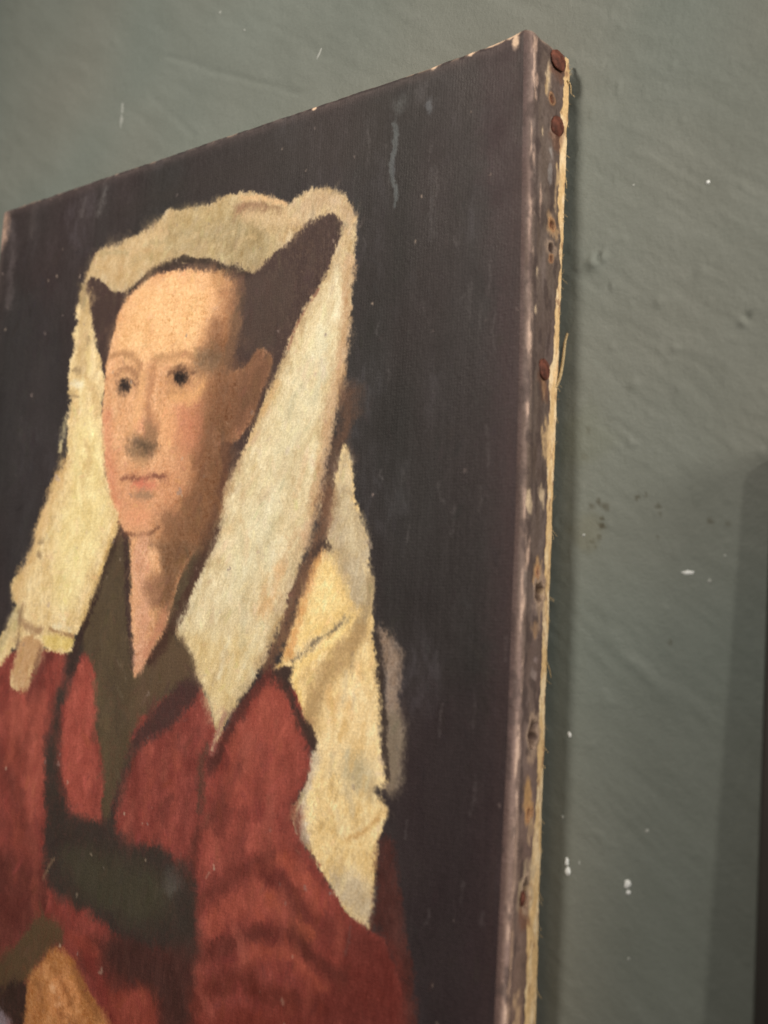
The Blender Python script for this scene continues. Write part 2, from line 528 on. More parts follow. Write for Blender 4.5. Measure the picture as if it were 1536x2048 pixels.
fill([(-74.9,138.9),(-72.3,141.9),(-69.8,150.3),(-68.5,159.5),(-65.1,165.7),(-61.6,174.4),(-60.2,182.1),(-57.6,191.8),(-57.7,200.3),(-55.4,211.6),(-54.0,222.7),(-52.0,233.6),(-50.5,244.4),(-48.8,251.8),(-47.7,258.1),(-52.8,259.4),(-50.9,262.0),(-46.5,264.9),(-46.9,271.3),(-49.4,275.8),(-49.1,283.7),(-49.9,294.3),(-50.6,302.3),(-52.1,305.6),(-55.8,304.7),(-62.3,301.5),(-66.2,296.6),(-70.3,292.9),(-74.8,289.2),(-78.8,284.8),(-82.1,281.2),(-87.1,278.4),(-89.3,273.6),(-89.3,268.6),(-84.9,266.4),(-82.6,257.2),(-80.2,248.5),(-80.6,243.1),(-86.2,241.2),(-88.0,237.2),(-91.7,229.9),(-94.6,224.1),(-92.9,220.4),(-97.4,220.0),(-103.7,221.5),(-99.2,216.6),(-97.2,210.5),(-94.0,201.5),(-90.2,190.2),(-86.1,180.7),(-82.9,176.0),(-81.3,170.8),(-79.8,161.8),(-78.2,151.6)],(248, 212, 150),0.99,0.99,1.00,'veil')  # hanging veil
fill([(-75.8,141.6),(-72.2,142.8),(-68.3,159.5),(-62.0,174.4),(-60.2,182.1),(-58.2,195.5),(-65.0,197.2),(-70.1,190.1),(-76.1,181.0),(-80.7,173.6),(-78.6,159.0)],(192, 170, 136),2.45,1.02,0.95,'veil')  # grey upper veil
fill([(-73.6,157.4),(-67.9,165.0),(-64.8,177.7),(-68.5,179.4),(-72.3,168.4)],(222, 200, 158),2.86,1.02,0.70,'veil')  # pale streak
stroke([(-83.8,178.9),(-88.3,189.8),(-92.2,202.6),(-95.7,213.6)],2.31,(226, 166, 104),1.89,0.84,0.85,'veil')  # orange fold edge
fill([(-80.8,180.9),(-75.8,184.6),(-71.1,191.8),(-69.4,200.7),(-79.4,207.0),(-91.0,211.7),(-89.1,199.0),(-84.5,186.2)],(248, 212, 142),2.47,1.24,0.90,'veil')  # bright yellow panel
stroke([(-59.5,189.3),(-59.8,198.1),(-62.9,206.3)],2.57,(176, 150, 112),2.37,0.79,0.90,'p')  # grey-brown fold
stroke([(-62.9,206.3),(-69.6,213.9),(-77.1,222.1),(-81.8,231.1),(-83.6,238.2)],4.02,(182, 146, 98),3.22,1.01,0.90,'p')  # grey-brown fold low
stroke([(-68.1,202.1),(-74.1,208.7),(-83.0,214.8),(-90.3,219.8),(-91.8,225.3),(-88.1,234.9)],1.74,(250, 212, 140),1.02,0.82,0.95,'veil')  # light rim of fold
stroke([(-69.5,202.1),(-74.3,205.4),(-79.3,208.3),(-83.4,210.5),(-87.9,213.8),(-93.9,217.6)],0.62,(116, 102, 84),1.03,1.03,0.85,'p')  # blue-grey jagged crease
fill([(-76.4,230.8),(-58.7,224.9),(-53.6,236.5),(-51.7,249.8),(-53.3,258.3),(-66.5,257.7),(-78.3,251.8),(-79.1,241.5)],(250, 218, 164),3.11,1.17,0.70,'veil')  # lower pale veil
fill([(-67.2,247.6),(-54.8,251.7),(-52.1,259.8),(-56.2,263.5),(-64.2,259.2)],(196, 178, 140),3.43,1.14,0.80,'veil')  # grey-green worn
stroke([(-79.9,250.2),(-83.1,262.6),(-86.2,271.6),(-82.7,279.8)],2.40,(216, 194, 162),1.80,1.00,0.90,'veil')  # pale left border
stroke([(-47.4,266.8),(-55.5,273.4),(-62.9,277.5)],0.66,(206, 160, 100),1.13,0.75,0.80,'p')  # crease low
fill([(-66.6,287.9),(-52.2,290.9),(-50.8,303.6),(-55.0,303.5),(-63.6,299.1),(-68.9,293.2)],(206, 184, 152),3.37,1.12,0.85,'veil')  # grey tail
stroke([(-86.8,275.9),(-82.6,281.5),(-77.1,286.7)],1.19,(120, 90, 70),1.59,1.19,0.60,'p')  # ragged tail edge shade
stroke([(-62.9,218.4),(-62.2,223.6),(-61.8,228.8)],1.33,(236, 190, 130),0.98,0.59,0.59,'veil')  # scumble
stroke([(-65.9,230.3),(-65.6,233.5),(-64.3,236.7)],1.09,(236, 190, 130),0.98,0.59,0.57,'veil')  # scumble
stroke([(-62.9,289.8),(-64.2,293.7),(-66.1,297.7)],0.91,(252, 224, 170),0.95,0.57,0.63,'veil')  # scumble
stroke([(-59.3,238.5),(-59.1,242.2),(-59.2,246.0)],1.03,(226, 184, 120),0.96,0.58,0.46,'veil')  # scumble
stroke([(-56.7,255.9),(-57.7,261.2),(-58.2,266.4)],0.90,(226, 184, 120),0.95,0.57,0.53,'veil')  # scumble
stroke([(-61.7,244.3),(-62.8,249.7),(-63.7,255.0)],1.14,(226, 184, 120),0.97,0.58,0.57,'veil')  # scumble
stroke([(-72.0,250.1),(-72.3,253.2),(-73.4,256.3)],1.05,(206, 186, 150),0.98,0.59,0.44,'veil')  # scumble
stroke([(-66.4,232.4),(-67.3,238.0),(-68.9,243.6)],1.47,(226, 184, 120),0.98,0.59,0.63,'veil')  # scumble
stroke([(-68.1,268.8),(-67.3,272.8),(-67.1,276.9)],0.76,(206, 186, 150),0.96,0.58,0.36,'veil')  # scumble
stroke([(-74.4,230.2),(-73.5,234.3),(-72.7,238.4)],1.32,(226, 184, 120),1.00,0.60,0.45,'veil')  # scumble
stroke([(-70.6,225.5),(-70.8,229.7),(-71.7,233.9)],1.03,(236, 190, 130),0.99,0.60,0.49,'veil')  # scumble
stroke([(-74.3,257.3),(-74.4,261.1),(-75.0,264.8)],0.98,(252, 224, 170),0.99,0.59,0.38,'veil')  # scumble
stroke([(-62.2,268.3),(-63.7,272.3),(-65.9,276.3)],1.11,(252, 224, 170),0.96,0.57,0.32,'veil')  # scumble
stroke([(-68.5,220.7),(-68.0,225.9),(-68.8,231.1)],0.83,(206, 186, 150),0.99,0.59,0.44,'veil')  # scumble
stroke([(-75.8,226.8),(-75.4,230.4),(-73.1,233.9)],1.45,(236, 190, 130),1.00,0.60,0.54,'veil')  # scumble
stroke([(-65.3,260.4),(-62.9,264.2),(-61.4,268.1)],1.41,(206, 186, 150),0.96,0.58,0.42,'veil')  # scumble
stroke([(-77.4,249.6),(-75.2,253.6),(-74.5,257.6)],1.47,(240, 206, 148),0.99,0.59,0.62,'veil')  # scumble
stroke([(-57.1,263.4),(-56.0,266.5),(-55.1,269.7)],1.13,(252, 224, 170),0.94,0.57,0.56,'veil')  # scumble
stroke([(-70.5,269.6),(-69.6,273.2),(-67.8,276.5)],1.09,(226, 184, 120),0.97,0.58,0.33,'veil')  # scumble
stroke([(-63.3,223.3),(-61.3,226.7),(-59.3,229.9)],1.47,(252, 224, 170),0.97,0.58,0.51,'veil')  # scumble
stroke([(-80.3,156.1),(-82.8,167.0),(-86.0,175.6),(-91.5,186.1),(-97.0,198.1),(-101.0,209.1),(-106.4,220.3)],2.76,(122, 86, 64),2.33,0.64,0.85,'p')  # brown strip between veils
stroke([(-85.8,178.0),(-83.0,174.4),(-80.5,176.3)],1.88,(66, 50, 44),1.68,0.84,0.90,'p')  # dark knot
fill([(-287.5,224.5),(-272.7,220.0),(-258.2,217.0),(-238.4,216.2),(-222.7,216.9),(-209.2,218.1),(-181.0,239.6),(-160.8,232.7),(-141.4,228.1),(-128.7,246.3),(-114.5,229.8),(-103.6,222.6),(-92.0,228.9),(-85.8,240.1),(-82.2,246.9),(-84.3,259.3),(-88.8,268.4),(-88.7,275.3),(-83.0,281.5),(-73.2,290.4),(-63.5,299.9),(-52.1,305.4),(-44.9,307.4),(-39.2,315.9),(-34.8,322.8),(-29.7,335.6),(-24.9,359.8),(-260.7,428.1),(-281.4,306.9)],(140, 65, 55),1.08,0.87,1.00,'cloth')  # red dress
fill([(-48.8,277.5),(-43.7,275.3),(-41.0,286.2),(-37.2,298.4),(-32.2,316.2),(-28.2,335.2),(-24.9,359.8),(-36.4,362.7),(-36.4,323.1),(-43.9,307.3),(-49.9,303.5),(-49.0,292.1)],(84, 46, 40),1.77,0.89,0.95,'cloth')  # dark outer sleeve
fill([(-56.5,307.7),(-43.8,308.1),(-38.0,315.7),(-34.7,324.4),(-28.3,360.6),(-87.1,375.2),(-71.7,339.5),(-69.5,324.5),(-73.3,318.6),(-64.9,312.3)],(110, 48, 40),3.29,1.10,0.90,'cloth')  # deep red lower sleeve
fill([(-182.1,329.7),(-135.6,323.9),(-129.9,353.0),(-130.4,385.9),(-185.2,399.4),(-180.7,352.1),(-199.0,342.1),(-197.2,332.1)],(98, 48, 40),3.19,1.14,0.95,'cloth')  # dark red base
fill([(-177.2,349.2),(-165.3,345.1),(-155.4,344.6),(-151.2,349.2),(-148.6,367.4),(-170.3,375.8),(-181.4,354.1)],(150, 70, 55),2.27,1.13,0.90,'cloth')  # lower red
fill([(-210.1,331.5),(-199.6,330.8),(-188.7,333.0),(-187.1,338.1),(-192.3,340.9),(-202.9,336.9)],(146, 66, 52),1.95,0.97,0.90,'cloth')  # small red fold
stroke([(-193.2,339.2),(-184.4,347.1),(-176.9,358.8)],2.84,(120, 50, 42),2.13,0.95,0.90,'cloth')  # red run
fill([(-277.5,307.5),(-237.5,305.8),(-227.9,309.7),(-223.3,320.3),(-228.5,331.1),(-252.5,346.2),(-270.2,350.3)],(104, 52, 44),3.74,1.34,0.95,'cloth')  # deep red left low
stroke([(-278.4,255.8),(-265.4,266.0),(-256.7,274.0),(-248.6,283.9),(-237.6,300.6)],3.62,(116, 60, 50),4.18,1.11,0.70,'cloth')  # left sleeve fold
stroke([(-261.3,291.6),(-249.2,298.8),(-237.5,305.8)],4.08,(128, 64, 54),5.44,1.09,0.70,'cloth')  # left sleeve second fold
fill([(-262.1,239.4),(-237.3,236.1),(-234.6,259.4),(-234.3,280.4),(-240.0,289.4),(-249.5,273.3),(-260.5,261.2)],(180, 94, 76),4.94,1.65,0.75,'cloth')  # lit left sleeve
stroke([(-248.1,235.4),(-241.0,223.2),(-236.3,218.7)],3.05,(105, 52, 46),3.32,1.11,0.75,'cloth')  # shade below cuff
fill([(-218.4,223.6),(-207.0,222.2),(-201.3,240.7),(-197.1,260.8),(-194.4,276.7),(-195.3,284.7),(-205.0,285.7),(-213.6,283.0),(-220.0,270.8),(-223.6,254.4),(-221.6,237.5)],(164, 80, 66),1.55,1.03,1.00,'cloth')  # centre panel red
stroke([(-201.3,253.0),(-197.3,268.9),(-197.4,282.9)],2.52,(130, 62, 52),2.27,1.01,0.70,'cloth')  # centre panel shade
fill([(-178.5,255.4),(-159.4,245.4),(-143.6,233.9),(-132.5,248.5),(-136.4,263.7),(-136.5,289.6),(-139.6,303.7),(-148.2,295.6),(-163.0,290.9),(-177.9,290.3),(-186.1,285.7),(-185.0,269.8)],(138, 66, 56),1.62,0.93,1.00,'cloth')  # right panel red
stroke([(-174.0,257.1),(-175.4,270.9),(-175.9,286.6)],1.56,(118, 56, 48),1.92,1.20,0.60,'cloth')  # panel streak
stroke([(-166.6,254.2),(-167.7,270.2),(-168.1,286.9)],1.54,(160, 80, 66),1.90,1.19,0.60,'cloth')  # panel streak
stroke([(-158.2,251.3),(-159.1,269.5),(-159.4,287.0)],1.52,(118, 56, 48),1.87,1.17,0.60,'cloth')  # panel streak
stroke([(-151.1,248.5),(-151.7,268.8),(-151.9,287.3)],1.50,(160, 80, 66),1.84,1.15,0.60,'cloth')  # panel streak
stroke([(-143.5,245.8),(-143.9,268.1),(-144.1,287.5)],1.47,(118, 56, 48),1.81,1.13,0.60,'cloth')  # panel streak
stroke([(-137.7,282.4),(-137.4,293.4),(-137.0,307.9),(-136.2,325.8),(-131.7,353.3),(-129.1,383.8)],1.95,(92, 48, 40),2.38,0.87,0.80,'p')  # panel right edge
fill([(-112.9,232.5),(-102.1,225.6),(-93.0,231.6),(-88.4,243.8),(-87.1,259.5),(-96.1,267.3),(-115.7,272.8),(-126.4,270.2),(-123.8,255.3)],(166, 82, 66),5.07,1.27,0.80,'cloth')  # lit upper right red
stroke([(-116.3,254.7),(-121.2,263.3),(-126.2,271.5),(-131.9,281.0)],2.61,(114, 58, 48),2.83,0.87,0.85,'cloth')  # fold a
fill([(-131.9,281.7),(-115.3,276.3),(-95.4,276.0),(-90.1,282.3),(-104.4,285.8),(-116.6,290.8),(-131.4,299.9),(-134.2,293.0)],(174, 88, 72),3.39,1.27,0.75,'cloth')  # lit fold b
stroke([(-95.4,287.3),(-104.0,290.6),(-113.6,295.2),(-123.0,301.8),(-133.3,309.6)],2.84,(114, 56, 46),3.16,0.84,0.85,'cloth')  # fold c
fill([(-115.4,303.1),(-101.1,295.0),(-93.3,301.7),(-97.4,309.1),(-114.4,313.5),(-126.6,320.7),(-130.3,315.9),(-125.2,308.9)],(172, 86, 68),3.34,1.25,0.80,'cloth')  # lit fold d
stroke([(-100.3,292.6),(-87.7,299.7),(-75.3,304.4),(-66.2,308.9),(-51.8,310.5)],3.67,(110, 50, 42),3.29,0.77,0.85,'cloth')  # fold e
stroke([(-96.9,301.5),(-88.5,307.4),(-77.3,311.4)],2.18,(174, 88, 62),2.18,0.79,0.85,'cloth')  # orange light f
stroke([(-94.4,288.0),(-84.6,291.1),(-77.3,296.0),(-74.8,299.0)],3.55,(170, 84, 64),3.94,0.79,0.85,'cloth')  # orange light g
stroke([(-128.7,326.7),(-111.4,318.9),(-95.9,312.6),(-84.2,314.5),(-72.6,319.3),(-61.5,322.2)],2.98,(98, 46, 38),2.98,0.79,0.85,'cloth')  # fold h
stroke([(-105.9,324.5),(-91.7,319.8),(-84.7,319.7),(-77.4,324.3),(-71.5,327.3)],2.54,(164, 80, 60),2.94,0.78,0.85,'cloth')  # light i
stroke([(-72.4,315.2),(-63.4,317.7)],1.70,(150, 68, 56),2.45,0.75,0.85,'cloth')  # light j
stroke([(-129.5,344.1),(-119.8,337.1),(-107.7,331.4),(-97.7,333.8),(-85.7,335.7),(-72.2,333.1)],3.62,(104, 46, 36),4.02,1.01,0.85,'cloth')  # fold k
fill([(-128.8,351.0),(-90.2,338.2),(-71.6,341.1),(-69.4,370.8),(-125.3,384.6)],(124, 54, 42),3.93,1.18,0.80,'cloth')  # low red mass
stroke([(-89.6,268.0),(-87.3,272.0),(-85.4,276.0)],1.60,(104, 50, 42),2.22,0.60,0.56,'cloth')  # scumble
stroke([(-75.6,322.1),(-76.3,327.9),(-75.5,333.3)],1.29,(158, 80, 62),2.10,0.57,0.31,'cloth')  # scumble
stroke([(-125.9,282.1),(-123.8,287.1),(-120.4,291.7)],2.75,(122, 58, 48),2.37,0.65,0.63,'cloth')  # scumble
stroke([(-123.3,246.7),(-121.9,253.8),(-121.2,261.0)],1.52,(158, 80, 62),2.40,0.66,0.48,'cloth')  # scumble
stroke([(-123.3,243.9),(-119.4,251.1),(-112.3,257.7)],2.24,(158, 80, 62),2.39,0.65,0.38,'cloth')  # scumble
stroke([(-124.3,248.5),(-125.2,253.6),(-123.4,258.4)],2.60,(104, 50, 42),2.41,0.66,0.46,'cloth')  # scumble
stroke([(-113.5,248.3),(-114.0,252.8),(-113.6,257.0)],2.56,(166, 88, 72),2.36,0.64,0.56,'cloth')  # scumble
stroke([(-125.1,261.4),(-122.4,266.9),(-119.7,272.3)],1.70,(148, 72, 58),2.39,0.65,0.56,'cloth')  # scumble
stroke([(-63.5,303.8),(-63.5,308.3),(-64.3,312.9)],1.72,(158, 80, 62),2.06,0.56,0.56,'cloth')  # scumble
stroke([(-122.8,272.9),(-123.4,277.1),(-125.6,281.6)],2.11,(104, 50, 42),2.39,0.65,0.60,'cloth')  # scumble
stroke([(-90.7,299.3),(-90.5,304.3),(-89.8,309.1)],2.45,(166, 88, 72),2.19,0.60,0.37,'cloth')  # scumble
stroke([(-62.6,307.5),(-63.2,313.1),(-63.8,318.7)],2.41,(148, 72, 58),2.06,0.56,0.38,'cloth')  # scumble
stroke([(-117.5,279.0),(-117.7,287.0),(-117.5,294.9)],1.35,(148, 72, 58),2.34,0.64,0.33,'cloth')  # scumble
stroke([(-106.0,251.1),(-105.4,257.8),(-107.0,264.7)],2.55,(122, 58, 48),2.32,0.63,0.50,'cloth')  # scumble
stroke([(-86.0,304.3),(-84.6,310.2),(-83.2,316.0)],1.08,(104, 50, 42),2.16,0.59,0.62,'cloth')  # scumble
stroke([(-91.9,293.6),(-88.5,299.3),(-85.2,304.8)],1.52,(104, 50, 42),2.19,0.60,0.64,'cloth')  # scumble
stroke([(-112.4,316.6),(-109.1,321.1),(-106.4,325.7)],2.64,(166, 88, 72),2.27,0.62,0.59,'cloth')  # scumble
stroke([(-91.1,269.3),(-89.6,275.1),(-88.3,280.9)],1.66,(148, 72, 58),2.22,0.61,0.32,'cloth')  # scumble
stroke([(-109.9,295.6),(-108.1,300.5),(-106.6,305.4)],1.21,(104, 50, 42),2.28,0.62,0.46,'cloth')  # scumble
stroke([(-87.6,265.7),(-86.2,272.1),(-85.4,278.5)],1.09,(122, 58, 48),2.21,0.60,0.64,'cloth')  # scumble
stroke([(-86.5,329.8),(-85.1,333.6),(-83.8,337.5)],1.20,(158, 80, 62),2.14,0.58,0.45,'cloth')  # scumble
stroke([(-122.2,239.6),(-121.7,244.3),(-121.3,249.0)],2.30,(158, 80, 62),2.41,0.66,0.42,'cloth')  # scumble
stroke([(-94.7,305.3),(-91.8,311.3),(-90.1,317.5)],2.51,(148, 72, 58),2.19,0.60,0.41,'cloth')  # scumble
stroke([(-100.3,264.5),(-100.1,272.1),(-100.3,279.7)],2.53,(166, 88, 72),2.28,0.62,0.64,'cloth')  # scumble
stroke([(-103.4,281.3),(-101.3,285.2),(-99.6,289.2)],2.53,(158, 80, 62),2.27,0.62,0.62,'cloth')  # scumble
stroke([(-113.0,275.2),(-113.3,281.5),(-113.2,287.8)],1.83,(104, 50, 42),2.33,0.64,0.61,'cloth')  # scumble
stroke([(-91.3,270.2),(-91.8,277.2),(-92.4,284.1)],1.89,(122, 58, 48),2.23,0.61,0.31,'cloth')  # scumble
stroke([(-126.3,294.5),(-125.7,301.1),(-124.1,307.5)],1.56,(104, 50, 42),2.37,0.65,0.34,'cloth')  # scumble
stroke([(-130.9,315.6),(-129.5,322.8),(-125.4,329.2)],1.23,(166, 88, 72),2.36,0.64,0.50,'cloth')  # scumble
stroke([(-131.8,332.1),(-128.6,338.9),(-124.2,345.2)],2.36,(166, 88, 72),2.34,0.64,0.57,'cloth')  # scumble
stroke([(-101.2,282.4),(-100.8,288.7),(-101.0,295.0)],2.53,(104, 50, 42),2.26,0.62,0.39,'cloth')  # scumble
stroke([(-103.7,236.0),(-101.5,243.2),(-100.4,250.4)],2.35,(148, 72, 58),2.32,0.63,0.59,'cloth')  # scumble
stroke([(-110.7,253.7),(-111.2,259.1),(-112.3,264.5)],2.51,(148, 72, 58),2.35,0.64,0.39,'cloth')  # scumble
stroke([(-94.7,253.2),(-92.1,256.7),(-90.3,260.4)],2.65,(122, 58, 48),2.26,0.62,0.33,'cloth')  # scumble
stroke([(-118.3,239.7),(-116.7,244.9),(-115.6,250.2)],2.47,(166, 88, 72),2.39,0.65,0.43,'cloth')  # scumble
stroke([(-107.5,229.9),(-106.5,237.8),(-102.3,245.2)],2.47,(158, 80, 62),2.34,0.64,0.40,'cloth')  # scumble
stroke([(-92.1,299.2),(-87.5,303.0),(-84.9,307.1)],1.70,(158, 80, 62),2.18,0.60,0.55,'cloth')  # scumble
stroke([(-117.7,285.6),(-116.5,292.5),(-116.1,299.5)],2.64,(122, 58, 48),2.33,0.64,0.62,'cloth')  # scumble
stroke([(-105.3,258.6),(-105.6,263.4),(-105.1,268.1)],2.60,(122, 58, 48),2.31,0.63,0.44,'cloth')  # scumble
stroke([(-124.4,275.8),(-122.2,281.5),(-121.4,287.3)],1.70,(122, 58, 48),2.37,0.65,0.31,'cloth')  # scumble
stroke([(-104.3,292.8),(-104.7,297.8),(-105.4,302.8)],2.66,(158, 80, 62),2.27,0.62,0.45,'cloth')  # scumble
stroke([(-85.2,281.6),(-86.1,286.4),(-85.6,290.9)],1.10,(104, 50, 42),2.19,0.60,0.61,'cloth')  # scumble
stroke([(-74.8,303.5),(-74.2,308.6),(-74.8,314.0)],1.99,(158, 80, 62),2.11,0.58,0.40,'cloth')  # scumble
stroke([(-81.9,303.5),(-79.8,308.9),(-77.6,314.3)],2.21,(104, 50, 42),2.14,0.58,0.30,'cloth')  # scumble
stroke([(-163.5,263.9),(-166.4,271.2),(-168.7,278.5)],1.70,(158, 80, 62),2.13,0.71,0.34,'cloth')  # scumble
stroke([(-171.9,244.7),(-170.4,249.4),(-170.1,254.0)],1.20,(158, 80, 62),2.17,0.72,0.59,'cloth')  # scumble
stroke([(-162.8,245.9),(-162.2,253.0),(-159.8,260.1)],0.98,(122, 58, 48),2.13,0.71,0.44,'cloth')  # scumble
stroke([(-151.9,247.2),(-154.4,254.4),(-155.2,261.7)],2.03,(104, 50, 42),2.09,0.70,0.48,'cloth')  # scumble
stroke([(-174.8,275.5),(-175.3,281.1),(-177.1,286.7)],1.59,(166, 88, 72),2.16,0.72,0.51,'cloth')  # scumble
stroke([(-167.2,271.0),(-170.0,276.5),(-172.2,282.1)],1.18,(122, 58, 48),2.14,0.71,0.57,'cloth')  # scumble
stroke([(-155.0,263.7),(-152.0,269.9),(-150.9,276.0)],1.33,(148, 72, 58),2.07,0.69,0.55,'cloth')  # scumble
stroke([(-154.9,249.3),(-153.2,254.1),(-151.0,258.8)],1.63,(158, 80, 62),2.09,0.70,0.56,'cloth')  # scumble
stroke([(-153.1,248.8),(-153.8,254.6),(-154.2,260.4)],1.08,(158, 80, 62),2.09,0.70,0.62,'cloth')  # scumble
stroke([(-157.5,256.0),(-157.9,260.9),(-157.9,265.8)],1.34,(166, 88, 72),2.10,0.70,0.64,'cloth')  # scumble
stroke([(-154.1,272.1),(-156.7,276.6),(-156.8,281.2)],2.02,(104, 50, 42),2.08,0.69,0.58,'cloth')  # scumble
stroke([(-172.6,250.7),(-168.9,257.9),(-168.1,264.9)],0.89,(122, 58, 48),2.16,0.72,0.35,'cloth')  # scumble
stroke([(-174.9,266.4),(-174.7,271.4),(-173.0,276.4)],1.79,(122, 58, 48),2.16,0.72,0.42,'cloth')  # scumble
stroke([(-158.6,283.1),(-160.5,287.0),(-164.1,291.0)],1.80,(148, 72, 58),2.09,0.70,0.48,'cloth')  # scumble
stroke([(-178.1,284.6),(-179.9,289.3),(-180.5,293.9)],1.61,(166, 88, 72),2.17,0.72,0.40,'cloth')  # scumble
stroke([(-155.0,245.6),(-154.2,251.5),(-155.5,257.4)],1.59,(122, 58, 48),2.10,0.70,0.59,'cloth')  # scumble
stroke([(-246.3,301.8),(-245.7,309.3),(-247.5,316.9)],1.38,(148, 72, 58),2.70,0.81,0.33,'cloth')  # scumble
stroke([(-257.3,242.3),(-254.7,249.5),(-254.8,256.8)],2.31,(122, 58, 48),2.81,0.84,0.32,'cloth')  # scumble
stroke([(-257.0,277.7),(-254.2,286.6),(-252.8,295.5)],2.38,(122, 58, 48),2.76,0.83,0.46,'cloth')  # scumble
stroke([(-233.4,316.4),(-231.5,322.7),(-229.0,328.9)],2.83,(158, 80, 62),2.61,0.78,0.47,'cloth')  # scumble
stroke([(-245.2,285.6),(-248.8,293.3),(-249.2,300.7)],2.82,(148, 72, 58),2.72,0.82,0.55,'cloth')  # scumble
stroke([(-247.0,256.1),(-251.3,261.5),(-259.7,267.1)],2.66,(104, 50, 42),2.78,0.83,0.32,'cloth')  # scumble
stroke([(-247.1,264.5),(-253.1,272.2),(-262.2,280.2)],1.33,(104, 50, 42),2.78,0.83,0.32,'cloth')  # scumble
stroke([(-239.8,230.9),(-242.4,239.7),(-245.9,248.5)],2.12,(104, 50, 42),2.76,0.83,0.37,'cloth')  # scumble
stroke([(-236.3,293.9),(-235.0,303.0),(-233.7,312.1)],2.89,(166, 88, 72),2.65,0.80,0.37,'cloth')  # scumble
stroke([(-247.0,287.5),(-245.0,292.2),(-244.0,297.0)],1.57,(104, 50, 42),2.71,0.81,0.51,'cloth')  # scumble
stroke([(-251.0,253.8),(-253.2,258.8),(-255.1,263.9)],1.25,(166, 88, 72),2.79,0.84,0.63,'cloth')  # scumble
stroke([(-243.5,243.0),(-242.4,250.1),(-239.6,257.2)],1.87,(148, 72, 58),2.74,0.82,0.39,'cloth')  # scumble
stroke([(-256.1,256.0),(-257.7,261.2),(-260.7,266.4)],3.00,(158, 80, 62),2.81,0.84,0.61,'cloth')  # scumble
stroke([(-254.4,265.9),(-250.5,274.4),(-249.9,283.0)],1.70,(148, 72, 58),2.76,0.83,0.60,'cloth')  # scumble
stroke([(-253.3,288.0),(-247.6,294.6),(-241.2,301.0)],1.63,(158, 80, 62),2.72,0.82,0.45,'cloth')  # scumble
stroke([(-253.3,258.6),(-251.6,264.6),(-249.4,270.5)],2.98,(122, 58, 48),2.77,0.83,0.59,'cloth')  # scumble
stroke([(-104.9,222.1),(-111.5,228.4),(-119.5,237.4),(-126.4,248.4),(-131.9,257.7)],2.08,(86, 46, 40),1.53,0.66,0.95,'p')  # veil cast edge
fill([(-103.7,222.0),(-96.5,219.1),(-93.8,221.7),(-94.6,224.1),(-91.7,229.9),(-88.0,237.2),(-80.9,243.1),(-80.5,248.5),(-85.4,245.4),(-91.2,238.6),(-95.6,229.9),(-100.8,226.1)],(64, 46, 40),1.45,0.83,0.95,'p')  # notch under veil
stroke([(-135.7,251.5),(-136.7,258.1),(-136.9,266.5),(-137.2,274.9)],1.79,(92, 60, 48),1.79,0.67,0.90,'p')  # dark wedge under veil tip
fill([(-222.7,209.8),(-214.1,208.0),(-213.0,213.9),(-218.6,222.1),(-223.0,234.2),(-226.0,244.7),(-225.0,258.7),(-222.3,268.7),(-217.5,278.4),(-213.5,283.4),(-199.6,285.4),(-191.7,282.8),(-186.9,272.2),(-184.5,261.1),(-178.5,255.0),(-174.5,253.2),(-180.7,267.5),(-184.4,281.6),(-185.6,286.8),(-178.8,290.4),(-168.2,291.5),(-155.8,291.1),(-146.8,296.0),(-140.1,304.0),(-135.9,302.7),(-136.4,313.3),(-136.8,325.0),(-158.5,329.5),(-177.4,328.2),(-186.5,323.9),(-200.9,321.4),(-215.4,317.7),(-226.9,311.8),(-229.7,288.3),(-233.9,259.4),(-232.3,251.2),(-231.4,242.8),(-230.2,234.5),(-225.7,227.5),(-225.9,218.9)],(58, 50, 44),2.99,1.00,0.95,'bg')  # dark sash
fill([(-215.0,296.9),(-176.9,298.3),(-153.0,302.8),(-148.7,316.9),(-174.1,320.8),(-206.1,313.8)],(72, 66, 50),5.71,1.43,0.80,'bg')  # olive sheen in sash
stroke([(-141.8,298.5),(-138.2,311.7),(-137.7,327.0)],3.74,(60, 50, 43),3.52,0.88,0.85,'p')  # sash right end
fill([(-144.3,302.5),(-144.8,305.2),(-146.9,307.1),(-149.7,307.5),(-152.2,306.2),(-153.4,303.8),(-152.8,301.0),(-150.6,299.2),(-147.8,298.8),(-145.4,300.1)],(104, 98, 90),3.96,1.35,0.55,'p')  # grey bloom
stroke([(-220.8,302.7),(-224.8,307.9),(-227.5,312.3)],0.39,(140, 112, 84),0.78,0.26,0.70,'p')  # scratch on sash
fill([(-178.1,327.5),(-158.6,328.6),(-137.4,324.8),(-134.4,343.3),(-135.6,387.1),(-146.3,363.4),(-151.3,348.3),(-157.0,343.0),(-174.3,343.4),(-185.7,336.9)],(74, 46, 40),4.92,1.12,0.90,'cloth')  # brown below sash
fill([(-151.8,214.8),(-145.4,221.6),(-140.8,228.4),(-147.1,237.9),(-160.2,246.4),(-174.2,253.6),(-180.4,256.8),(-178.9,251.5),(-170.8,241.1),(-161.1,232.9),(-154.2,224.6)],(72, 48, 44),2.14,0.95,0.95,'p')  # dark fold
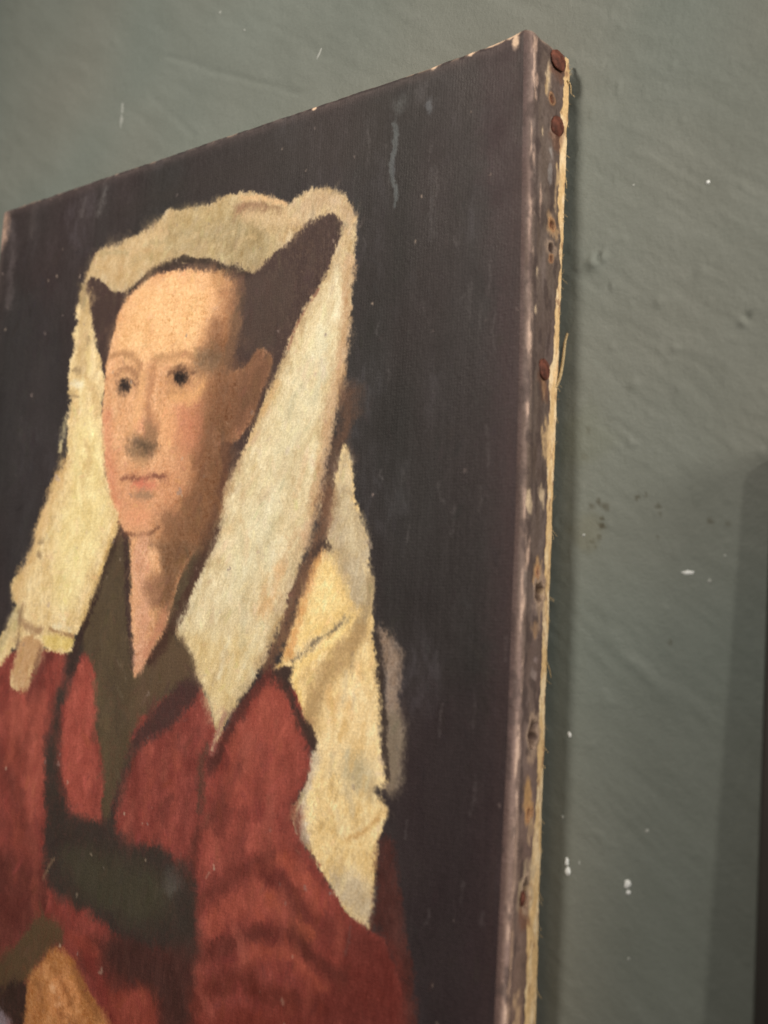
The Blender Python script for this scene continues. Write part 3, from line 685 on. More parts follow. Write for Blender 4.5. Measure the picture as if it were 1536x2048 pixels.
fill([(-236.4,57.7),(-236.8,51.7),(-233.8,45.1),(-228.8,37.2),(-224.5,35.4),(-212.4,35.4),(-202.5,34.1),(-192.9,31.9),(-183.7,28.1),(-179.1,26.3),(-170.5,27.7),(-160.4,29.0),(-153.0,28.4),(-145.7,27.4),(-138.5,27.7),(-129.9,29.4),(-119.9,32.6),(-112.3,36.8),(-108.7,38.7),(-104.9,36.8),(-98.5,35.3),(-90.8,36.1),(-83.1,39.2),(-77.4,43.7),(-74.4,49.1),(-72.3,58.7),(-73.2,70.0),(-74.2,82.6),(-75.0,99.7),(-77.1,110.6),(-80.0,123.6),(-81.8,134.5),(-83.9,146.2),(-86.6,155.7),(-88.3,161.4),(-89.3,171.0),(-93.9,184.2),(-97.8,194.4),(-101.0,204.0),(-105.9,213.6),(-113.3,225.3),(-119.4,232.8),(-124.8,239.8),(-130.8,249.3),(-132.1,252.5),(-132.1,249.9),(-131.6,243.9),(-135.2,234.9),(-140.3,228.2),(-145.8,220.9),(-152.0,213.4),(-156.6,210.9),(-158.7,204.4),(-153.0,195.4),(-148.5,184.4),(-141.7,170.4),(-154.7,154.7),(-161.4,91.4),(-205.7,62.7),(-223.1,59.9)],(202, 172, 128),1.19,1.19,1.00,'veil')  # headdress
fill([(-167.5,33.7),(-140.7,34.9),(-114.3,50.9),(-118.9,60.4),(-129.7,61.5),(-153.6,51.8),(-181.9,44.2),(-179.7,35.7)],(166, 144, 104),6.56,2.02,0.85,'veil')  # olive crown shade
fill([(-226.0,37.0),(-205.6,36.3),(-186.4,32.0),(-181.9,44.2),(-193.9,51.1),(-206.6,55.7),(-219.1,50.0),(-228.5,44.8)],(206, 172, 124),5.04,1.68,0.80,'veil')  # left crown light
fill([(-177.3,28.3),(-155.8,29.5),(-141.2,29.4),(-137.8,35.6),(-154.9,38.5),(-176.5,36.3)],(188, 162, 116),3.10,1.29,0.80,'veil')  # crown mid band
fill([(-108.5,40.8),(-97.1,37.1),(-84.3,39.9),(-77.0,46.5),(-74.3,56.9),(-78.1,58.1),(-81.1,49.6),(-91.5,43.8),(-103.9,48.9)],(204, 174, 138),2.70,1.35,0.90,'veil')  # pink loop
stroke([(-136.7,34.5),(-129.3,35.2),(-120.9,37.5),(-113.0,40.8)],2.06,(146, 110, 82),1.94,0.97,0.90,'p')  # dark fold mark
stroke([(-134.8,30.6),(-124.0,32.8),(-115.6,36.1),(-110.0,39.0)],0.84,(222, 180, 132),0.97,0.72,0.90,'p')  # peach rim
stroke([(-131.8,39.4),(-119.0,42.9),(-104.1,46.8)],1.91,(210, 178, 134),2.15,0.96,0.80,'veil')  # light under fold
fill([(-86.3,74.3),(-79.3,75.5),(-78.2,91.2),(-81.9,113.7),(-86.8,139.7),(-92.2,165.7),(-100.1,189.7),(-108.5,210.2),(-122.4,229.2),(-131.9,240.9),(-140.1,227.1),(-151.6,211.8),(-156.2,206.0),(-147.0,187.2),(-136.8,163.7),(-125.5,138.5),(-113.8,119.8),(-104.9,101.1),(-95.8,86.5)],(228, 206, 162),3.59,1.35,0.95,'veil')  # pale long panel
fill([(-99.6,103.7),(-89.9,99.2),(-88.4,118.7),(-99.0,142.6),(-109.5,168.7),(-123.3,191.3),(-133.5,197.1),(-127.4,175.8),(-116.1,153.0),(-107.7,130.2)],(234, 218, 176),4.93,1.79,0.70,'veil')  # cream light
fill([(-90.0,97.2),(-84.7,101.8),(-92.3,131.7),(-102.8,157.6),(-113.6,181.9),(-126.1,189.4),(-127.8,171.9),(-113.8,149.2),(-100.9,119.2)],(222, 208, 170),4.45,1.78,0.30,'veil')  # cool green-white
fill([(-90.3,93.3),(-84.2,95.1),(-86.6,110.2),(-92.1,108.6)],(232, 222, 186),2.19,1.10,0.70,'veil')  # whitest scumble
fill([(-151.3,208.9),(-132.4,208.6),(-111.2,208.3),(-119.9,227.2),(-131.7,242.8),(-136.9,231.7),(-145.0,220.5)],(226, 196, 140),4.08,1.36,0.80,'veil')  # warm lower
stroke([(-75.9,68.3),(-76.5,87.6),(-78.4,108.4),(-81.9,127.0),(-85.1,145.5),(-88.6,164.0),(-91.0,174.1)],2.79,(204, 166, 126),2.14,0.86,0.85,'veil')  # peach fringe
stroke([(-104.1,184.0),(-106.3,191.5),(-110.8,199.0)],3.28,(224, 180, 128),2.62,1.09,0.85,'veil')  # peach patch
stroke([(-110.5,112.2),(-116.3,121.5),(-121.4,129.4),(-126.1,137.5)],1.38,(222, 180, 126),1.84,0.69,0.70,'veil')  # orange inner rim
stroke([(-126.8,238.8),(-130.7,247.4),(-132.4,252.2)],1.56,(170, 118, 104),1.78,0.67,0.70,'p')  # pink tip
stroke([(-138.8,165.6),(-144.8,181.2),(-150.5,195.1),(-155.9,204.0)],2.13,(236, 220, 182),2.13,1.19,0.80,'veil')  # bright panel edge
stroke([(-120.6,197.9),(-120.3,204.5),(-118.3,211.3)],1.03,(228, 208, 164),1.11,0.67,0.46,'veil')  # scumble
stroke([(-124.6,164.5),(-121.7,172.7),(-121.9,180.2)],1.31,(214, 178, 134),1.14,0.68,0.48,'veil')  # scumble
stroke([(-85.4,103.3),(-90.1,108.2),(-92.3,114.0)],0.98,(214, 178, 134),1.10,0.66,0.46,'veil')  # scumble
stroke([(-89.5,98.4),(-91.5,106.7),(-92.5,115.3)],1.45,(228, 208, 164),1.10,0.66,0.55,'veil')  # scumble
stroke([(-88.4,137.4),(-90.0,141.8),(-90.0,146.8)],1.36,(240, 226, 188),1.08,0.65,0.55,'veil')  # scumble
stroke([(-109.3,127.7),(-113.7,133.5),(-117.7,139.4)],1.88,(228, 208, 164),1.14,0.68,0.64,'veil')  # scumble
stroke([(-95.2,127.5),(-99.1,134.0),(-102.9,140.7)],1.01,(240, 226, 188),1.10,0.66,0.49,'veil')  # scumble
stroke([(-127.3,206.5),(-128.7,212.0),(-130.6,217.4)],1.11,(208, 182, 140),1.13,0.68,0.39,'veil')  # scumble
stroke([(-81.9,71.4),(-80.5,79.8),(-81.2,87.4)],1.84,(240, 226, 188),1.09,0.66,0.55,'veil')  # scumble
stroke([(-103.3,172.0),(-107.3,177.9),(-110.9,183.9)],1.08,(240, 226, 188),1.10,0.66,0.31,'veil')  # scumble
stroke([(-121.7,193.4),(-119.4,200.5),(-116.1,207.8)],0.76,(208, 182, 140),1.11,0.67,0.64,'veil')  # scumble
stroke([(-127.7,209.4),(-129.8,217.0),(-131.9,224.7)],0.85,(246, 232, 196),1.13,0.68,0.62,'veil')  # scumble
stroke([(-122.4,179.4),(-121.9,184.9),(-122.9,190.0)],1.13,(240, 226, 188),1.13,0.68,0.53,'veil')  # scumble
stroke([(-97.7,114.3),(-101.4,119.9),(-103.2,126.0)],1.39,(196, 184, 148),1.12,0.67,0.58,'veil')  # scumble
stroke([(-113.6,209.0),(-117.0,216.6),(-120.6,224.3)],1.21,(240, 226, 188),1.10,0.66,0.50,'veil')  # scumble
stroke([(-86.0,111.0),(-88.8,115.6),(-91.3,120.4)],1.55,(196, 184, 148),1.09,0.65,0.54,'veil')  # scumble
stroke([(-108.4,174.5),(-107.3,183.3),(-107.3,191.8)],1.84,(246, 232, 196),1.10,0.66,0.59,'veil')  # scumble
stroke([(-107.0,164.0),(-110.2,172.3),(-109.3,181.6)],1.48,(196, 184, 148),1.11,0.66,0.36,'veil')  # scumble
stroke([(-110.3,152.0),(-111.6,159.1),(-111.3,166.5)],1.51,(246, 232, 196),1.12,0.67,0.53,'veil')  # scumble
stroke([(-103.6,141.2),(-107.6,148.8),(-115.0,155.7)],1.87,(208, 182, 140),1.12,0.67,0.53,'veil')  # scumble
stroke([(-95.3,168.7),(-99.2,175.6),(-102.1,182.8)],1.16,(214, 178, 134),1.08,0.65,0.61,'veil')  # scumble
stroke([(-98.8,138.9),(-99.5,145.1),(-99.2,151.5)],1.23,(208, 182, 140),1.10,0.66,0.56,'veil')  # scumble
stroke([(-128.7,215.4),(-132.1,221.2),(-135.0,227.2)],1.34,(208, 182, 140),1.13,0.68,0.59,'veil')  # scumble
stroke([(-83.4,73.3),(-83.6,81.8),(-84.9,89.7)],1.54,(208, 182, 140),1.10,0.66,0.51,'veil')  # scumble
stroke([(-81.5,107.9),(-85.8,110.6),(-89.5,113.5)],1.30,(240, 226, 188),1.09,0.65,0.35,'veil')  # scumble
stroke([(-121.9,212.0),(-118.0,217.7),(-114.7,223.3)],1.85,(240, 226, 188),1.10,0.66,0.30,'veil')  # scumble
stroke([(-93.6,142.4),(-94.9,149.2),(-97.7,155.6)],1.17,(214, 178, 134),1.09,0.65,0.43,'veil')  # scumble
stroke([(-121.3,194.7),(-120.7,203.4),(-119.8,212.1)],1.23,(196, 184, 148),1.12,0.67,0.41,'veil')  # scumble
stroke([(-124.3,166.2),(-124.3,174.1),(-123.9,181.9)],1.90,(228, 208, 164),1.14,0.68,0.60,'veil')  # scumble
stroke([(-89.4,92.1),(-89.3,99.3),(-88.0,106.9)],1.82,(240, 226, 188),1.10,0.66,0.58,'veil')  # scumble
stroke([(-116.0,175.1),(-114.4,181.1),(-110.8,187.5)],0.79,(208, 182, 140),1.11,0.67,0.51,'veil')  # scumble
stroke([(-125.0,216.1),(-126.2,221.4),(-125.9,227.0)],1.03,(228, 208, 164),1.12,0.67,0.52,'veil')  # scumble
stroke([(-99.6,180.8),(-104.0,186.9),(-110.4,192.7)],0.76,(214, 178, 134),1.09,0.65,0.42,'veil')  # scumble
stroke([(-98.9,118.4),(-94.9,127.2),(-93.9,135.1)],1.38,(228, 208, 164),1.10,0.66,0.35,'veil')  # scumble
stroke([(-136.8,50.1),(-132.1,48.2),(-126.6,48.6)],1.15,(206, 178, 134),1.22,0.73,0.62,'veil')  # scumble
stroke([(-158.5,46.9),(-152.2,47.8),(-146.2,48.6)],1.39,(206, 178, 134),1.27,0.76,0.61,'veil')  # scumble
stroke([(-154.2,38.4),(-148.3,39.0),(-142.6,39.2)],0.72,(192, 164, 118),1.27,0.76,0.44,'veil')  # scumble
stroke([(-167.2,42.1),(-161.4,40.6),(-155.2,40.1)],0.92,(206, 178, 134),1.30,0.78,0.63,'veil')  # scumble
stroke([(-201.5,46.6),(-195.6,44.9),(-189.0,45.0)],1.84,(192, 164, 118),1.38,0.83,0.62,'veil')  # scumble
stroke([(-211.5,45.5),(-205.2,46.4),(-199.1,47.1)],0.80,(206, 178, 134),1.40,0.84,0.44,'veil')  # scumble
stroke([(-148.6,43.8),(-143.2,44.3),(-138.1,44.1)],0.73,(206, 178, 134),1.25,0.75,0.54,'veil')  # scumble
stroke([(-194.7,39.3),(-186.9,39.8),(-178.8,41.1)],1.26,(178, 156, 114),1.36,0.81,0.59,'veil')  # scumble
stroke([(-191.8,48.5),(-184.2,46.7),(-176.1,46.3)],1.79,(206, 178, 134),1.35,0.81,0.40,'veil')  # scumble
stroke([(-118.6,39.0),(-113.4,40.7),(-108.4,41.8)],1.51,(206, 178, 134),1.19,0.71,0.54,'veil')  # scumble
stroke([(-224.6,37.5),(-215.4,39.1),(-206.4,40.6)],1.09,(178, 156, 114),1.43,0.86,0.63,'veil')  # scumble
stroke([(-188.6,42.2),(-180.7,40.3),(-171.1,42.7)],1.72,(192, 164, 118),1.34,0.80,0.33,'veil')  # scumble
stroke([(-199.1,43.9),(-190.3,45.2),(-181.7,46.5)],1.87,(192, 164, 118),1.36,0.82,0.54,'veil')  # scumble
stroke([(-176.9,39.9),(-169.5,42.5),(-162.4,44.7)],1.15,(192, 164, 118),1.32,0.79,0.46,'veil')  # scumble
fill([(-86.5,46.9),(-81.0,50.8),(-79.7,55.4),(-83.1,63.5),(-86.6,69.7),(-91.1,76.6),(-97.4,83.3),(-102.9,91.0),(-106.2,98.3),(-110.7,106.3),(-115.9,116.6),(-120.9,126.0),(-126.3,135.3),(-131.2,144.1),(-136.1,150.7),(-138.3,159.2),(-141.7,170.4),(-148.6,183.2),(-162.5,191.0),(-188.9,174.0),(-198.5,160.8),(-210.9,107.3),(-216.6,94.2),(-221.7,83.9),(-224.8,76.3),(-228.6,65.5),(-233.4,55.8),(-232.9,49.3),(-229.2,47.8),(-223.6,50.4),(-216.0,55.7),(-207.8,59.1),(-202.2,58.5),(-195.1,54.5),(-187.3,52.5),(-179.5,51.0),(-168.7,51.0),(-159.5,52.4),(-150.3,55.2),(-138.3,60.2),(-129.6,63.4),(-124.0,63.6),(-118.9,60.4),(-114.3,57.1),(-108.6,55.3),(-102.4,51.7),(-95.7,48.8),(-90.0,46.9)],(70, 52, 47),1.24,0.74,1.00,'bg')  # hood inside
fill([(-129.3,66.8),(-113.1,65.6),(-102.1,71.5),(-108.4,90.6),(-118.4,97.2),(-132.2,95.4),(-133.7,78.6)],(78, 62, 54),5.66,1.41,0.70,'bg')  # warmer inside right
stroke([(-90.3,76.6),(-96.6,83.2),(-102.1,91.1),(-105.6,98.4)],0.45,(130, 76, 62),0.68,0.45,0.60,'p')  # red edge of hood
stroke([(-202.2,58.7),(-190.4,53.5),(-178.6,50.9),(-165.6,51.1),(-153.3,54.4),(-138.3,60.4),(-129.6,63.6)],1.17,(52, 40, 34),1.30,0.78,0.90,'p')  # hood rim above brow
fill([(-198.1,161.9),(-205.9,179.9),(-214.7,201.2),(-217.2,208.1),(-214.4,216.1),(-209.5,220.2),(-204.3,230.5),(-202.4,244.8),(-197.6,256.8),(-194.2,268.6),(-193.6,282.9),(-189.7,284.1),(-186.3,271.9),(-180.6,255.6),(-176.6,245.4),(-163.5,235.2),(-152.8,226.9),(-145.5,221.4),(-152.0,213.4),(-156.6,210.9),(-158.7,204.4),(-153.0,195.4),(-146.4,179.2),(-140.9,167.5),(-164.3,174.7),(-189.4,169.7)],(88, 72, 53),1.49,0.99,1.00,'bg')  # olive collar
fill([(-171.5,217.2),(-159.3,207.0),(-146.3,221.5),(-158.3,229.7),(-171.9,239.2),(-179.9,243.6),(-179.5,231.5)],(98, 76, 56),3.38,1.21,0.85,'bg')  # brown collar right
stroke([(-192.5,220.0),(-194.9,224.7),(-196.6,229.3)],0.99,(74, 60, 46),2.04,0.76,0.35,'bg')  # scumble
stroke([(-202.4,209.7),(-200.5,218.9),(-200.3,228.0)],0.93,(102, 84, 60),2.07,0.78,0.32,'bg')  # scumble
stroke([(-205.3,229.5),(-199.1,238.0),(-195.8,246.6)],1.58,(102, 84, 60),2.05,0.77,0.54,'bg')  # scumble
stroke([(-199.9,241.8),(-201.8,246.9),(-202.3,252.0)],1.88,(74, 60, 46),2.04,0.77,0.36,'bg')  # scumble
stroke([(-196.5,212.7),(-195.5,218.8),(-195.0,224.9)],1.44,(92, 78, 54),2.05,0.77,0.31,'bg')  # scumble
stroke([(-197.2,203.7),(-196.4,212.0),(-195.6,220.2)],1.18,(102, 84, 60),2.06,0.77,0.39,'bg')  # scumble
stroke([(-193.2,228.1),(-189.5,236.9),(-185.6,245.5)],1.49,(74, 60, 46),2.01,0.75,0.38,'bg')  # scumble
stroke([(-197.0,246.9),(-194.9,254.1),(-194.5,261.5)],1.49,(102, 84, 60),2.01,0.76,0.37,'bg')  # scumble
stroke([(-193.3,257.1),(-192.7,263.9),(-191.4,270.6)],0.84,(92, 78, 54),2.00,0.75,0.44,'bg')  # scumble
stroke([(-190.1,240.0),(-187.9,245.5),(-186.6,251.1)],0.87,(74, 60, 46),2.00,0.75,0.59,'bg')  # scumble
stroke([(-198.0,162.6),(-205.1,181.0),(-213.9,202.3),(-217.5,210.2)],2.25,(58, 42, 36),1.86,0.80,0.95,'p')  # collar left shade
stroke([(-195.7,163.1),(-191.2,176.0),(-189.4,190.7),(-186.4,205.2),(-181.9,221.5)],1.66,(60, 42, 40),1.53,0.77,0.90,'p')  # collar inner shade
stroke([(-138.6,167.5),(-146.8,181.2),(-155.4,198.0),(-162.9,209.0),(-171.2,219.6)],2.64,(74, 50, 40),2.16,0.72,0.95,'p')  # collar right shade
stroke([(-217.0,209.3),(-219.4,216.2),(-221.8,223.7)],2.41,(58, 42, 38),1.60,0.80,0.95,'p')  # dark by tip
stroke([(-194.3,217.7),(-188.6,222.7),(-184.9,228.1)],0.38,(116, 100, 80),0.76,0.50,0.60,'p')  # collar scratch
stroke([(-190.8,231.0),(-186.5,234.9)],0.38,(116, 100, 80),0.75,0.50,0.50,'p')  # collar scratch
fill([(-168.6,54.9),(-178.6,54.0),(-188.3,55.0),(-196.7,58.1),(-204.1,62.0),(-208.5,67.5),(-211.4,76.0),(-212.6,83.1),(-214.4,89.9),(-215.0,98.7),(-215.3,109.7),(-215.9,115.5),(-213.4,124.4),(-210.3,135.6),(-207.9,146.5),(-204.6,151.5),(-199.9,160.1),(-193.7,166.0),(-190.4,169.3),(-189.1,175.4),(-187.5,188.4),(-185.7,200.7),(-181.0,219.3),(-180.3,227.1),(-171.7,215.2),(-166.7,209.1),(-161.9,199.2),(-157.8,186.2),(-151.3,176.5),(-148.1,171.8),(-142.4,163.6),(-138.8,154.0),(-138.6,145.4),(-136.5,141.1),(-135.2,133.9),(-129.9,131.2),(-123.4,125.2),(-121.5,119.6),(-119.4,113.2),(-117.4,111.0),(-114.7,106.0),(-114.6,100.4),(-118.7,97.0),(-121.9,97.4),(-125.6,101.4),(-130.8,103.9),(-137.9,102.4),(-138.2,97.0),(-137.3,91.8),(-136.1,83.8),(-134.6,76.0),(-134.5,71.0),(-138.9,65.4),(-147.2,60.5),(-156.5,57.5)],(234, 176, 128),1.00,0.63,1.00,'skin')  # face
fill([(-189.9,57.4),(-168.0,57.5),(-151.0,63.0),(-148.4,74.2),(-155.6,90.1),(-169.9,96.7),(-192.4,91.6),(-207.9,85.1),(-206.3,71.7),(-199.2,61.5)],(250, 196, 138),6.33,1.58,0.90,'skin')  # forehead light
stroke([(-146.6,62.7),(-139.5,71.4),(-139.4,84.0),(-142.2,94.0)],4.19,(196, 146, 100),3.45,0.99,0.80,'skin')  # temple band
blend([(-168.6,54.9),(-178.6,54.0),(-188.3,55.0),(-196.7,58.1),(-204.1,62.0),(-208.5,67.5),(-211.4,76.0),(-212.6,83.1),(-214.4,89.9),(-215.0,98.7),(-215.3,109.7),(-215.9,115.5),(-213.4,124.4),(-210.3,135.6),(-207.9,146.5),(-204.6,151.5),(-199.9,160.1),(-193.7,166.0),(-190.4,169.3),(-189.1,175.4),(-187.5,188.4),(-185.7,200.7),(-181.0,219.3),(-180.3,227.1),(-171.7,215.2),(-166.7,209.1),(-161.9,199.2),(-157.8,186.2),(-151.3,176.5),(-148.1,171.8),(-142.4,163.6),(-138.8,154.0),(-138.6,145.4),(-136.5,141.1),(-135.2,133.9),(-129.9,131.2),(-123.4,125.2),(-121.5,119.6),(-119.4,113.2),(-117.4,111.0),(-114.7,106.0),(-114.6,100.4),(-118.7,97.0),(-121.9,97.4),(-125.6,101.4),(-130.8,103.9),(-137.9,102.4),(-138.2,97.0),(-137.3,91.8),(-136.1,83.8),(-134.6,76.0),(-134.5,71.0),(-138.9,65.4),(-147.2,60.5),(-156.5,57.5)],(158, 108, 76),1.00,0.63,1.00,'skin',(-164.0,122.9),(-135.9,129.2))  # shadow side
blend([(-168.6,54.9),(-178.6,54.0),(-188.3,55.0),(-196.7,58.1),(-204.1,62.0),(-208.5,67.5),(-211.4,76.0),(-212.6,83.1),(-214.4,89.9),(-215.0,98.7),(-215.3,109.7),(-215.9,115.5),(-213.4,124.4),(-210.3,135.6),(-207.9,146.5),(-204.6,151.5),(-199.9,160.1),(-193.7,166.0),(-190.4,169.3),(-189.1,175.4),(-187.5,188.4),(-185.7,200.7),(-181.0,219.3),(-180.3,227.1),(-171.7,215.2),(-166.7,209.1),(-161.9,199.2),(-157.8,186.2),(-151.3,176.5),(-148.1,171.8),(-142.4,163.6),(-138.8,154.0),(-138.6,145.4),(-136.5,141.1),(-135.2,133.9),(-129.9,131.2),(-123.4,125.2),(-121.5,119.6),(-119.4,113.2),(-117.4,111.0),(-114.7,106.0),(-114.6,100.4),(-118.7,97.0),(-121.9,97.4),(-125.6,101.4),(-130.8,103.9),(-137.9,102.4),(-138.2,97.0),(-137.3,91.8),(-136.1,83.8),(-134.6,76.0),(-134.5,71.0),(-138.9,65.4),(-147.2,60.5),(-156.5,57.5)],(128, 88, 62),1.00,0.63,0.80,'skin',(-147.1,145.0),(-131.3,148.5))  # deep shadow side
fill([(-137.6,67.5),(-135.2,78.4),(-138.5,102.8),(-141.6,114.8),(-139.5,135.4),(-139.8,161.5),(-167.9,169.5),(-177.7,163.9),(-164.1,150.0),(-162.9,133.5),(-159.1,112.9),(-154.5,100.8),(-155.6,90.1),(-145.3,76.8)],(186, 132, 92),8.37,1.23,0.80,'skin')  # half tone
fill([(-144.9,81.1),(-137.5,92.6),(-138.3,101.8),(-131.3,104.7),(-124.5,104.5),(-119.2,112.2),(-122.2,120.9),(-126.6,126.5),(-133.7,131.9),(-136.1,141.7),(-138.3,153.6),(-141.8,163.4),(-148.6,172.2),(-161.8,170.7),(-169.6,167.3),(-164.4,160.3),(-156.5,151.5),(-153.3,140.4),(-155.0,130.0),(-151.9,119.9),(-150.1,109.7),(-146.2,102.9),(-149.2,95.2),(-148.6,86.8)],(126, 86, 60),6.29,1.21,0.92,'skin')  # cheek shadow
fill([(-156.9,92.0),(-148.2,91.1),(-142.0,96.1),(-144.2,102.1),(-152.9,102.0),(-158.4,97.1)],(122, 96, 72),3.72,1.24,0.85,'skin')  # grey temple
stroke([(-135.5,133.7),(-136.7,141.7),(-138.0,150.6),(-140.3,161.5),(-145.9,170.3)],2.37,(96, 64, 48),2.37,0.71,0.80,'p')  # shadow edge of jaw
fill([(-149.8,146.8),(-139.3,143.5),(-140.0,159.5),(-148.6,171.6),(-164.8,170.6),(-168.5,164.3),(-157.5,156.6)],(132, 92, 64),4.85,1.21,0.70,'skin')  # dark jaw
stroke([(-120.5,104.0),(-122.0,110.9),(-125.1,118.6)],2.34,(112, 80, 54),2.10,0.70,0.85,'p')  # olive ear hollow
stroke([(-118.3,98.3),(-120.6,102.0),(-125.8,105.4)],1.05,(204, 146, 108),1.41,0.47,0.70,'p')  # ear rim
stroke([(-124.4,120.7),(-126.1,125.5),(-130.7,128.5)],1.64,(206, 144, 106),1.88,0.47,0.70,'p')  # ear lobe
stroke([(-115.4,100.7),(-116.8,106.5),(-119.3,111.2)],0.81,(150, 104, 76),1.39,0.46,0.50,'p')  # ear outer
stroke([(-134.6,69.7),(-134.9,78.4),(-136.3,87.6),(-137.8,95.6),(-137.9,102.9)],2.43,(112, 82, 62),2.67,0.97,0.85,'p')  # soft hairline
fill([(-126.0,102.3),(-121.6,97.2),(-114.9,100.1),(-115.6,107.6),(-119.0,114.2),(-122.8,122.8),(-129.1,128.2),(-133.2,125.8),(-130.5,114.0),(-131.3,104.7)],(118, 80, 58),2.82,0.94,0.75,'p')  # shaded ear
fill([(-151.4,124.1),(-152.4,129.5),(-156.2,132.5),(-161.5,132.1),(-166.2,128.3),(-168.4,122.5),(-167.4,117.0),(-163.4,113.9),(-158.1,114.5),(-153.5,118.4)],(206, 130, 98),8.54,0.75,0.75,'p')  # cheek pink
fill([(-185.1,120.9),(-185.6,123.3),(-187.3,124.7),(-189.7,124.5),(-191.8,122.7),(-192.9,120.1),(-192.4,117.7),(-190.7,116.3),(-188.3,116.6),(-186.2,118.3)],(226, 150, 118),3.80,0.79,0.60,'p')  # nose pink
fill([(-165.7,122.7),(-166.2,128.3),(-168.8,131.5),(-172.5,131.2),(-175.9,127.4),(-177.7,121.6),(-177.2,116.0),(-174.5,112.7),(-170.8,113.1),(-167.4,117.0)],(236, 172, 118),5.97,0.77,0.50,'p')  # cheek light
fill([(-209.0,129.7),(-196.6,137.2),(-171.3,139.1),(-159.9,133.7),(-160.6,154.4),(-171.5,164.1),(-193.3,164.3),(-203.9,151.9)],(214, 148, 108),7.73,1.29,0.55,'skin')  # lower face warmth
stroke([(-212.0,113.9),(-210.0,127.4),(-206.6,140.9),(-201.0,154.3)],3.25,(222, 146, 110),3.25,0.81,0.75,'skin')  # left cheek edge
stroke([(-170.0,109.6),(-159.4,110.8),(-152.4,107.3)],2.52,(240, 180, 120),2.26,0.75,0.70,'p')  # under-eye light
fill([(-158.0,103.9),(-159.3,106.4),(-163.2,107.6),(-168.3,107.0),(-172.6,104.8),(-174.5,102.0),(-173.2,99.5),(-169.2,98.3),(-164.1,99.0),(-159.8,101.1)],(186, 134, 92),5.00,0.76,0.85,'p')  # eye socket right
fill([(-162.1,108.8),(-163.1,109.8),(-166.0,110.1),(-169.7,109.7),(-172.8,108.7),(-174.1,107.4),(-173.0,106.4),(-170.1,106.0),(-166.4,106.4),(-163.3,107.5)],(186, 134, 92),2.45,0.77,0.60,'p')  # eye bag right
fill([(-161.6,102.5),(-162.2,104.2),(-164.1,105.0),(-166.6,104.7),(-168.8,103.4),(-169.8,101.5),(-169.2,99.7),(-167.3,98.9),(-164.7,99.2),(-162.5,100.6)],(36, 27, 26),2.06,0.15,1.00,'p')  # eye right
stroke([(-173.3,98.9),(-169.2,97.5),(-163.1,98.0),(-157.4,100.8)],0.77,(150, 108, 76),1.28,0.51,0.60,'p')  # lid right
stroke([(-182.0,93.4),(-173.4,92.4),(-164.2,92.7),(-157.4,95.3)],1.67,(184, 134, 92),2.32,0.77,0.75,'p')  # brow right
fill([(-193.6,102.1),(-194.6,104.9),(-197.7,106.3),(-201.8,105.9),(-205.4,103.7),(-207.1,100.5),(-206.2,97.7),(-203.0,96.2),(-198.8,96.7),(-195.3,99.0)],(206, 156, 112),5.13,0.81,0.85,'p')  # eye socket left
stroke([(-207.5,96.4),(-203.2,94.0),(-197.2,95.0),(-192.7,100.0),(-192.0,106.0)],1.22,(164, 118, 84),1.62,0.41,0.80,'p')  # lid ring left
stroke([(-173.2,100.0),(-169.7,98.5),(-164.8,98.4),(-158.6,101.3)],0.64,(112, 78, 58),1.02,0.26,0.75,'p')  # upper lid right
stroke([(-170.9,103.9),(-165.3,105.8),(-159.4,104.8)],0.51,(168, 120, 86),1.02,0.25,0.60,'p')  # lower lid right
stroke([(-206.8,99.6),(-203.3,98.5),(-198.6,99.1),(-194.4,102.0)],0.68,(112, 80, 62),1.09,0.27,0.70,'p')  # upper lid left
stroke([(-211.9,88.2),(-204.5,86.2),(-196.5,89.3),(-192.0,95.0),(-189.9,101.9)],1.36,(176, 128, 88),1.90,0.54,0.75,'p')  # brow left
fill([(-198.9,97.9),(-199.4,98.6),(-200.9,98.9),(-202.9,98.7),(-204.6,98.0),(-205.4,97.1),(-204.8,96.4),(-203.3,96.1),(-201.3,96.4),(-199.6,97.0)],(238, 182, 130),1.31,0.27,0.80,'p')  # lid light left
fill([(-196.9,102.4),(-197.5,103.9),(-199.4,104.6),(-201.8,104.3),(-204.0,103.1),(-204.9,101.4),(-204.3,99.9),(-202.5,99.2),(-200.0,99.5),(-197.9,100.7)],(36, 28, 28),1.95,0.16,1.00,'p')  # eye left
stroke([(-183.6,96.1),(-185.0,105.7),(-184.6,114.4),(-180.4,123.5)],2.36,(186, 130, 92),2.36,0.79,0.80,'p')  # nose side
stroke([(-189.8,97.5),(-190.9,109.4),(-192.9,120.1)],2.13,(246, 188, 132),2.39,0.80,0.70,'p')  # nose ridge
stroke([(-183.9,121.0),(-180.1,126.7),(-181.2,133.0)],2.59,(156, 116, 84),2.34,0.78,0.85,'p')  # nose flank shade
fill([(-179.5,130.6),(-180.6,132.8),(-183.9,133.9),(-188.4,133.6),(-192.2,131.9),(-193.8,129.4),(-192.7,127.2),(-189.3,126.1),(-184.8,126.5),(-181.1,128.2)],(96, 76, 58),3.76,1.05,0.95,'p')  # nose under
stroke([(-196.9,129.6),(-193.3,132.3),(-188.7,133.5)],1.19,(140, 108, 78),1.59,0.53,0.80,'p')  # nostril
fill([(-182.2,136.6),(-182.9,137.9),(-184.9,138.5),(-187.6,138.3),(-189.8,137.3),(-190.8,135.9),(-190.1,134.7),(-188.1,134.0),(-185.4,134.2),(-183.2,135.2)],(194, 146, 104),2.92,0.78,0.70,'p')  # philtrum
stroke([(-198.2,143.0),(-192.1,142.7),(-184.9,144.1),(-178.2,143.5),(-171.7,143.9)],1.04,(126, 76, 60),1.30,0.52,0.80,'p')  # upper lip
